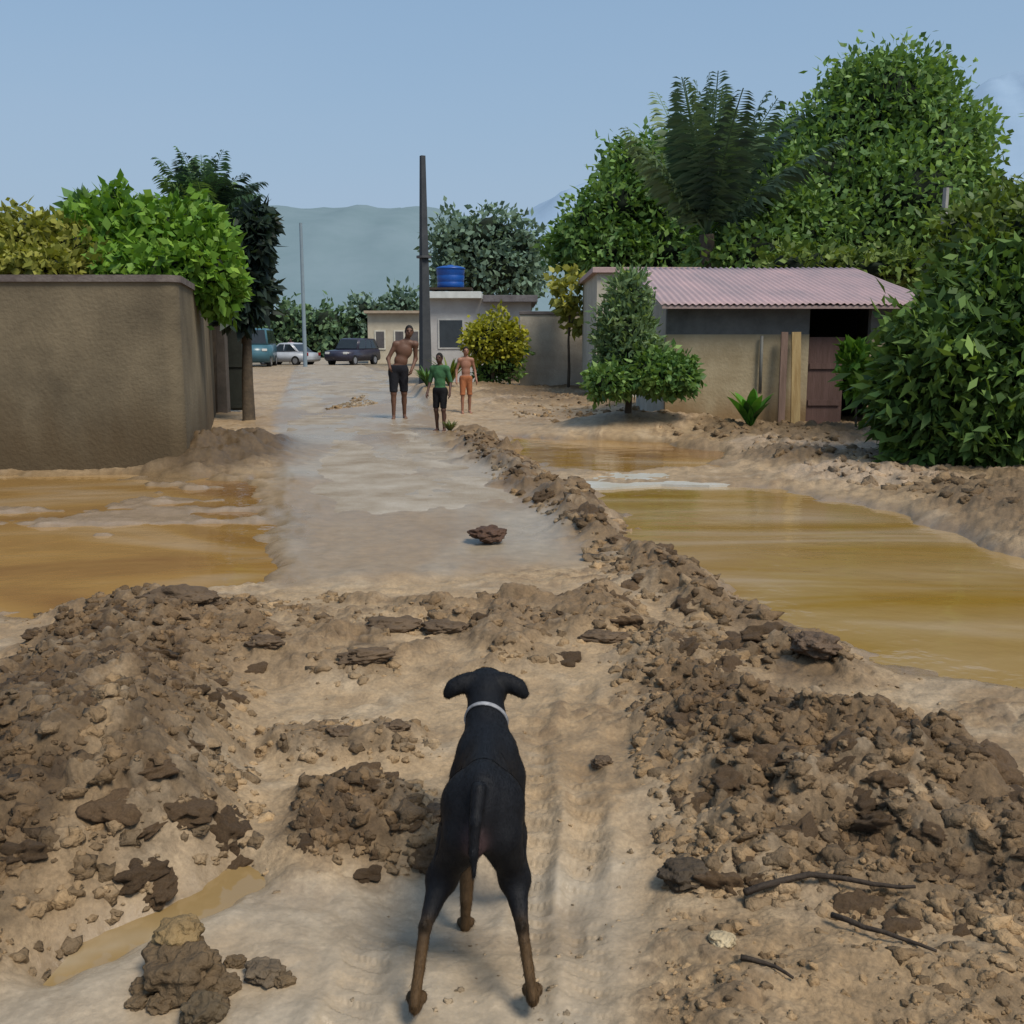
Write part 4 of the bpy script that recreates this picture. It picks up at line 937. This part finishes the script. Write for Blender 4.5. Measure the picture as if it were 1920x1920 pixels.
# ------------------------------------------------------------------ people
def person(label, loc, rz, H, skin, wear, lean=0.0, step=.0, arms=None, hair=(.012,.010,.009), slim=1.0, voxel=.009):
    """wear: list of (name, kind, colour, zlo, zhi)"""
    k = H/1.75; w = slim
    def q(x, y, z):
        x += lean*max(z-.93, 0)+.12*lean*min(z, .93)*0; return (x*k, y*k, z*k)
    body, legs_, arms_, head_ = [], [], [], []
    body += [('e',q(0,0,.95),(.148*k*w,.105*k*w,.11*k)), ('e',q(0,.005,1.10),(.128*k*w,.09*k*w,.13*k)), ('e',q(0,0,1.29),(.158*k*w,.10*k*w,.165*k)),
             ('c',q(-.145*w,0,1.415),q(.145*w,0,1.415),.056*k,.056*k), ('c',q(-.06,-.005,1.44),q(.06,-.005,1.44),.055*k,.055*k)]
    neck = [('c',q(0,-.008,1.43),q(0,.008,1.545),.054*k,.048*k)]
    hc = q(0,.018,1.645)
    head_ += [('e',hc,(.073*k,.092*k,.108*k)), ('e',q(0,.05,1.585),(.05*k,.052*k,.05*k)), ('c',q(0,.105,1.655),q(0,.122,1.625),.009*k,.015*k,.012*k)]
    for s in (-1,1):
        head_ += [('e',q(s*.075,.01,1.64),(.012*k,.02*k,.032*k),.008*k), ('e',q(s*.03,.098,1.672),(.022*k,.012*k,.008*k),.01*k)]
    head_ += [('c',q(-.02,.103,1.588),q(.02,.103,1.588),.008*k,.008*k,.008*k)]
    for s in (-1,1):
        st = step*s
        hip, kn, an = q(s*.085*w,0,.92), q(s*.10,.03+st*.5,.50), q(s*.105,-.02+st,.085)
        legs_ += [('c',hip,kn,.088*k*w,.054*k*w), ('e',q(s*.085*w,-.04,.88),(.085*k*w,.08*k*w,.09*k)), ('c',kn,an,.053*k*w,.034*k), ('e',q(s*.103,-.03+st*.6,.36),(.048*k*w,.05*k*w,.10*k)),
                  ('c',q(s*.105,-.04+st,.045),q(s*.12,.13+st,.03),.036*k,.028*k,.015*k)]
        for t in range(5): legs_.append(('c',q(s*(.095+.013*t),.12+st,.022),q(s*(.097+.014*t),.175-.008*t+st,.016),.012*k,.010*k,.006*k))
        sh_ = q(s*.185*w,0,1.405); el, wr = (arms or {}).get(s, ((s*.245,-.03,1.12),(s*.265,.09,.89)))
        el, wr = q(*el), q(*wr)
        arms_ += [('e',sh_,(.06*k*w,.06*k*w,.06*k)), ('c',sh_,el,.049*k*w,.037*k*w), ('c',el,wr,.038*k*w,.026*k)]
        d = (Vector(wr)-Vector(el)).normalized(); side = Vector((s*-1.0,.25,0)); side = (side-d*side.dot(d)).normalized(); fw = d.cross(side).normalized()
        W_ = Vector(wr); pc = W_+d*.045*k
        arms_.append(('c',tuple(W_+d*.01*k),tuple(W_+d*.075*k),.026*k,.030*k,.015*k))
        for t, ln in zip((-1.5,-.5,.5,1.5), (.062,.074,.078,.066)):
            a_ = W_+d*.085*k+fw*t*.019*k; m_ = a_+(d+side*.25)*ln*.5*k; e_ = m_+(d+side*.6)*ln*.45*k
            arms_ += [('c',tuple(a_),tuple(m_),.0095*k,.0085*k,.004*k), ('c',tuple(m_),tuple(e_),.0085*k,.007*k,.004*k)]
        tb = W_+d*.035*k-fw*.026*k; tm = tb+(d*.7-fw*.6+side*.3)*.04*k; arms_ += [('c',tuple(tb),tuple(tm),.012*k,.010*k,.008*k), ('c',tuple(tm),tuple(tm+(d+side*.4)*.03*k),.010*k,.008*k,.006*k)]
    allp = body+neck+head_+legs_+arms_
    kk = .035*k
    skm = M('skin', skin, tuple(v*.8 for v in skin), 12, .55, .1, 80, spec=.35)
    o = link('person', sdf_mesh('person', allp, voxel*k**.5, kk), skm, smooth=True); o.location = loc; o.rotation_euler = (0,0,rz); tag(o, label, 'person')
    for nm, kind, colr, zlo, zhi in wear:
        pr = {'lower': body[:2]+[l for i, l in enumerate(legs_) if i % 10 in (0,1,2,3)], 'upper': body+[a for i, a in enumerate(arms_) if i % 14 in (0,1)]}[kind]
        if kind == 'lower': cr = lambda X, Y, Z: np.maximum(zlo*k-Z, Z-zhi*k)+0*X+0*Y
        else: cr = lambda X, Y, Z: np.maximum(np.maximum(zlo*k-Z, Z-zhi*k), 1e-4-1)+0*X+0*Y
        mt = M(nm+'_cloth', colr, tuple(v*.7 for v in colr), 9, .9, .3, 40)
        link(nm, sdf_mesh(nm, pr, voxel*k**.5, kk, .018*k if kind == 'lower' else .014*k, cr, wrinkle=.003*k), mt, o, True)
    link('hair', sdf_mesh('hair', [('e',(hc[0],hc[1]-.006*k,hc[2]+.014*k),(.079*k,.096*k,.106*k))], voxel*k**.5*.8, .01, 0.0,
         lambda X, Y, Z: np.maximum((hc[2]-.035*k)-Z, (Y-hc[1]-.045*k)-(Z-hc[2])*.45)+0*X), M('hair', hair, None, 30, .8, .5, 90), o, True)
    for s in (-1,1):
        b = MB(); bmesh.ops.create_icosphere(b.bm, subdivisions=2, radius=.011*k, matrix=Matrix.Translation(q(s*.03,.100,1.655))); b.build('eye', EYE, o, True)
    return o
def gpt(px, D): p_ = gz(px, D); return (p_[0], p_[1], p_[2]+.0)
person('shirtless man in black shorts walking on the road, leaning to one side', gpt(746,19.6), math.pi+.15, 1.76, (.13,.065,.042),
       [('shorts','lower',(.010,.011,.016),.52,1.02)], lean=-.30, step=.09, arms={-1:((-.27,-.05,1.13),(-.24,.14,.93)), 1:((.25,.03,1.14),(.19,.2,1.0))})
person('child in a green shirt and black shorts beside the road below the tall pole', gpt(824,16.8), math.pi-.3, 1.28, (.085,.042,.03),
       [('shorts','lower',(.008,.008,.010),.54,1.0),('shirt','upper',(.05,.14,.06),.90,1.49)], step=-.06, slim=.9)
person('child in orange shorts with a bare tan chest walking near the round yellow shrub', gpt(873,20.2), math.pi+.2, 1.30, (.30,.145,.095),
       [('shorts','lower',(.36,.13,.055),.50,1.0)], step=.07, slim=.9)
person('far person in a pale pink shirt standing behind the silver car', gpt(545,69.5), math.pi, 1.68, (.10,.055,.04),
       [('trousers','lower',(.05,.05,.07),.12,1.02),('shirt','upper',(.55,.36,.42),.90,1.5)], voxel=.014)

# ------------------------------------------------------------------ clods, stones, sticks
def clod_verts(seed, sub=2, rough_=.45, flat=.75):
    bm = bmesh.new(); bmesh.ops.create_icosphere(bm, subdivisions=sub, radius=1)
    o = Vector((seed*3.1, seed*1.7, seed*.9))
    for v in bm.verts:
        q = 1+rough_*mnoise.noise(v.co*1.5+o)+.5*rough_*mnoise.noise(v.co*3.4+o)+.25*rough_*mnoise.noise(v.co*7+o)
        v.co *= q; v.co.z *= flat
    V = np.array([v.co[:] for v in bm.verts]); Fc = np.array([[v.index for v in f.verts] for f in bm.faces]); bm.free(); return V, Fc
CL = [clod_verts(i, 2, .85, .7) for i in range(14)]
CLODM = M('clod_earth', (1.25,1.2,1.12), (.62,.58,.52), 11, .72, .8, 60, attr=True)
def scatter(nc, zone, rmin, rmax, seed, powr=2.2, dens=None):
    rng = np.random.default_rng(seed); out = []; xs = [p_[0] for p_ in zone]; ys = [p_[1] for p_ in zone]
    x = rng.uniform(max(min(xs),-4), min(max(xs),4.5), nc*4); y = np.exp(rng.uniform(math.log(min(ys)), math.log(max(ys)), nc*4))
    sd = poly_sd(x+.1*fbm(x*3,y*3,4), y+.1*fbm(x*3,y*3,8), zone); keep = (sd > -.03) & (np.abs(x) < y*.62+.3)
    if dens is not None: keep &= rng.random(len(x)) < dens(x, y)
    x, y = x[keep][:nc], y[keep][:nc]; h, c, w = terrain(x, y)
    r = rmin+(rmax-rmin)*rng.random(len(x))**powr
    return np.stack([x, y, h-r*.22, r], 1), c
def clod_cloud(name, label, sets, seed):
    rng = np.random.default_rng(seed); V, Q, C = [], [], []; o = 0
    for pts, cols in sets:
        for (x,y,z,r), c in zip(pts, cols):
            v, f = CL[rng.integers(len(CL))]; a = rng.random()*6.283; R = np.array([[math.cos(a),-math.sin(a),0],[math.sin(a),math.cos(a),0],[0,0,1]])
            t = rng.normal()*.4; T = np.array([[1,0,0],[0,math.cos(t),-math.sin(t)],[0,math.sin(t),math.cos(t)]])
            V.append((v*r*rng.uniform(.7,1.3,3))@(R@T).T+np.array([x,y,z])); Q.append(f+o); o += len(v)
            C.append(np.tile(np.clip(c*rng.uniform(.5,1.25), 0, .6), (len(v),1)))
    me = mesh_np(name, np.concatenate(V), np.concatenate(Q), np.concatenate(C)); ob = link(name, me, CLODM)
    return tag(ob, label, 'mud clods', kind='stuff')
patchy = lambda x, y: sstep(-.15, .35, fbm(x*3, y*3, 44, 3))
near_all = gp((-200,1130),(2200,1130),(2200,2100),(-300,2100))
clod_cloud('mud_clods', 'small loose mud clods strewn over the heaps and trodden silt', [
    scatter(1700, LH, .007, .036, 1, 2.6), scatter(2300, RH, .007, .036, 2, 2.6), scatter(800, BERM, .008, .04, 3, 2.6, patchy), scatter(260, MID, .006, .035, 4), scatter(140, MIDB, .006, .03, 5),
    scatter(500, FR, .004, .022, 6, 3, dens=patchy), scatter(700, near_all, .003, .012, 7, 3, patchy),
    scatter(700, [(a[0]-.3,a[1]) for a in RIDGE]+[(a[0]+.3,a[1]) for a in RIDGE[::-1]], .010, .06, 8, 2.2),
    scatter(900, gp((950,780),(1320,830),(1900,1000),(1900,880),(1500,800),(1000,745)), .015, .09, 9, 3),
    scatter(300, gp((480,700),(660,720),(700,760),(500,780)), .02, .09, 10, 3)], 5)
clod_me = []
for i in range(8):
    v, f = clod_verts(40+i, 4, .58, .62); me = mesh_np('mud_clod', v, f, np.tile((.15,.098,.055), (len(v),1))*(1+.22*(i % 3-1))); me.materials.append(CLODM); clod_me.append(me)
def clods(label, group, zone, n_, rmin, rmax, seed):
    rng = np.random.default_rng(seed); pts, _ = scatter(n_, zone, rmin, rmax, seed, 1.6)
    for x,y,z,r in pts:
        o = bpy.data.objects.new('mud_clod', clod_me[rng.integers(8)]); COL.objects.link(o)
        o.location = (x,y,z-.22*r); o.scale = (r*rng.uniform(.8,1.3), r*rng.uniform(.8,1.3), r*rng.uniform(.7,1.1)); o.rotation_euler = (rng.normal()*.3, rng.normal()*.3, rng.random()*6.28)
        tag(o, label, 'mud clod', group)
clods('dark lumpy mud clod in the left heap', 'large mud clods of the left heap', LH, 55, .035, .075, 101)
clods('brown lumpy mud clod in the right heap', 'large mud clods of the right heap', RH, 80, .035, .085, 102)
clods('brown mud clod in the low row across the road end', 'mud clods in the row across the road end', BERM, 22, .04, .08, 103)
clods('mud clod on the ridge between the road and the right stream', 'mud clods on the ridge beside the stream', [(a[0]-.22,a[1]) for a in RIDGE]+[(a[0]+.22,a[1]) for a in RIDGE[::-1]], 60, .05, .12, 104)
clods('mud clod in the small patch left of the dog', 'mud clods left of the dog', MID, 14, .035, .065, 105)
def rock(label, px, py, r, seed, c, flat=.8, dz=.3, cat='rock', name='rock', mat=None):
    x, y = G(px, py); v, f = clod_verts(seed, 5, .40 if name == 'mud_lump' else .3, flat); me = mesh_np(name, v*r, f, np.tile(c, (len(v),1))); o = link(name, me, mat or CLODM, smooth=True)
    o.location = (x, y, Hat(x,y)+r*dz); o.rotation_euler = (0,0,seed); return tag(o, label, cat)
rock('tan rounded stone sitting on a lump of mud in the bottom left', 338, 1800, .055, 201, (.22,.155,.075), .7, 1.35)
rock('big dark mud lump under the tan rounded stone', 345, 1835, .085, 202, (.115,.08,.045), .62, .35, 'mud lump', 'mud_lump')
rock('small dark mud lump at the bottom edge below the tan stone', 380, 1905, .045, 203, (.10,.075,.045), .7, .4, 'mud lump', 'mud_lump')
rock('flat dark mud lump right of the tan stone', 495, 1825, .045, 204, (.13,.10,.068), .45, .3, 'mud lump', 'mud_lump')
rock('single dark clod lying on the pale road', 915, 1015, .13, 205, (.08,.045,.03), .42, .5, 'mud lump', 'mud_lump')
rock('lone dark clod beside the stream right of the ridge', 1528, 1250, .10, 206, (.11,.075,.05), .5, .4, 'mud lump', 'mud_lump')
rock('pale flat stone in the tan mud at the lower right', 1352, 1785, .032, 207, (.44,.37,.25), .5, .3)
rock('blackish lump at the left foot of the right heap', 1285, 1642, .07, 208, (.06,.045,.03), .5, .3, 'mud lump', 'mud_lump')
for k, (px, py, rr, sx, lab) in enumerate([
    (340,1175,.10,2.0,'long dark mud lump at the back edge of the left heap'),(735,1195,.085,1.9,'dark humped mud lump in the middle of the row across the road end'),
    (835,1200,.06,1.8,'dark flat mud lump just right of the humped one in the row'),(500,1245,.05,1.6,'flat brown mud lump in front of the row on the left'),
    (690,1262,.055,2.2,'long flat mud lump lying in front of the humped one'),(640,1400,.036,1.5,'dark mud lump left of the dog shoulders, the farther left of two'),
    (742,1398,.036,1.3,'dark mud lump left of the dog neck, the nearer right of two'),(815,1530,.05,1.3,'dark mud lump right beside the left thigh of the dog'),
    (1130,1440,.035,1.0,'small mud lump right of the dog rump on bare silt'),(1130,1215,.06,1.9,'dark mud lump at the right end of the row beside the right heap')]):
    o = rock(lab, px, py, rr, 220+k, (.105,.073,.046), .62, .0, 'mud lump', 'mud_lump'); o.scale = (sx,1,1); o.rotation_euler = (0,0,.35*math.sin(k*2.1))
STICK = M('wet_stick', (.045,.032,.022), (.028,.02,.014), 12, .8, .5, 50)
def stick(label, pts, r):
    P3 = []
    for px, py, dz in pts:
        x, y = G(px, py, .12); P3.append(Vector((x, y, max(Hat(x,y), .0)+dz*.6)))
    base = P3[0].copy(); b = MB(); fine = []
    for a, c in zip(P3, P3[1:]):
        for t in (0,.33,.66): fine.append(a.lerp(c, t)-base+Vector((random.uniform(-1,1), random.uniform(-1,1), random.uniform(-.5,.5)))*r*.6)
    fine.append(P3[-1]-base); b.tube(fine, [r*(1-.6*i/len(fine)) for i in range(len(fine))], 7)
    k = len(fine)//2
    if r > .013: b.tube([fine[k], fine[k]+(fine[-1]-fine[0]).normalized()*.07+Vector((.0,.05,.03))], [r*.6, r*.25], 5)
    o = b.build('stick', STICK, None, True); o.location = base; tag(o, label, 'stick')
for k, (px, py, rr) in enumerate([(275,1850,.035),(300,1880,.03),(420,1850,.035),(440,1800,.025),(255,1880,.022),(400,1880,.03),(530,1840,.025)]):
    tag(rock('x', px, py, rr, 240+k, (.125,.088,.05), .6, .2, 'mud lump', 'mud_lump'), 'small brown mud lump crumbled round the dark lump under the tan stone', 'mud lump', 'mud lumps crumbled round the tan stone')
stick('long dark stick lying across the right heap', [(1400,1612,.05),(1520,1590,.055),(1640,1605,.05),(1720,1612,.04)], .010)
stick('dark slanting stick in the lower right mud', [(1560,1650,.04),(1660,1690,.04),(1760,1725,.03)], .008)
stick('thin twig lying in the tan mud at the lower right', [(1390,1745,.015),(1440,1750,.015),(1490,1775,.015)], .007)

# ------------------------------------------------------------------ light, sky, camera
SUN_EL, SUN_AZ = math.radians(56), math.radians(138)      # azimuth from +Y towards +X
sd = Vector((math.sin(SUN_AZ)*math.cos(SUN_EL), math.cos(SUN_AZ)*math.cos(SUN_EL), math.sin(SUN_EL)))
sl = bpy.data.lights.new('sun', 'SUN'); sl.energy = 3.55; sl.angle = math.radians(20); sl.color = (1, .92, .79)
so = bpy.data.objects.new('sun', sl); COL.objects.link(so); so.rotation_euler = sd.to_track_quat('Z', 'Y').to_euler(); so.location = (5,5,20)
W = bpy.data.worlds.new('World'); S.world = W; W.use_nodes = True
N, L = W.node_tree.nodes, W.node_tree.links; bg = N['Background']
sky = N.new('ShaderNodeTexSky'); sky.sky_type = 'NISHITA'; sky.sun_disc = False; sky.sun_elevation = SUN_EL; sky.sun_rotation = SUN_AZ
sky.air_density = 1.3; sky.dust_density = 2.5; sky.ozone_density = 1.5
hz = N.new('ShaderNodeMix'); hz.data_type = 'RGBA'; hz.inputs['Factor'].default_value = .6; hz.inputs['B'].default_value = (2.75, 4.25, 6.2, 1)
L.new(sky.outputs['Color'], hz.inputs['A'])
tc = N.new('ShaderNodeTexCoord'); sx = N.new('ShaderNodeSeparateXYZ'); L.new(tc.outputs['Generated'], sx.inputs[0])
cn = N.new('ShaderNodeTexNoise'); cn.inputs['Scale'].default_value = 2.2; cn.inputs['Detail'].default_value = 5
cm = N.new('ShaderNodeMapping'); cm.inputs['Scale'].default_value = (1,1,4); L.new(tc.outputs['Generated'], cm.inputs['Vector']); L.new(cm.outputs['Vector'], cn.inputs['Vector'])
ca_ = N.new('ShaderNodeMath'); ca_.operation = 'MULTIPLY_ADD'; ca_.inputs[1].default_value = .16; L.new(cn.outputs['Fac'], ca_.inputs[0]); L.new(sx.outputs['Z'], ca_.inputs[2])
hr = N.new('ShaderNodeMapRange'); hr.interpolation_type = 'SMOOTHSTEP'; hr.inputs['From Min'].default_value = .08; hr.inputs['From Max'].default_value = .42; hr.inputs['To Min'].default_value = .75; hr.inputs['To Max'].default_value = 0
L.new(ca_.outputs[0], hr.inputs['Value'])
mist = N.new('ShaderNodeMix'); mist.data_type = 'RGBA'; mist.inputs['B'].default_value = (3.35, 4.35, 5.75, 1)
L.new(hr.outputs[0], mist.inputs['Factor']); L.new(hz.outputs['Result'], mist.inputs['A']); L.new(mist.outputs['Result'], bg.inputs['Color']); bg.inputs['Strength'].default_value = .112
cam = bpy.data.cameras.new('camera'); cam.sensor_width = 36; cam.lens = 36; cam.clip_start = .05; cam.clip_end = 12000
co = bpy.data.objects.new('camera', cam); COL.objects.link(co); co.location = (0,0,CH); co.rotation_euler = (math.pi/2-PITCH, 0, 0); S.camera = co
S.view_settings.view_transform = 'Standard'; S.view_settings.look = 'None'; S.view_settings.exposure = 0
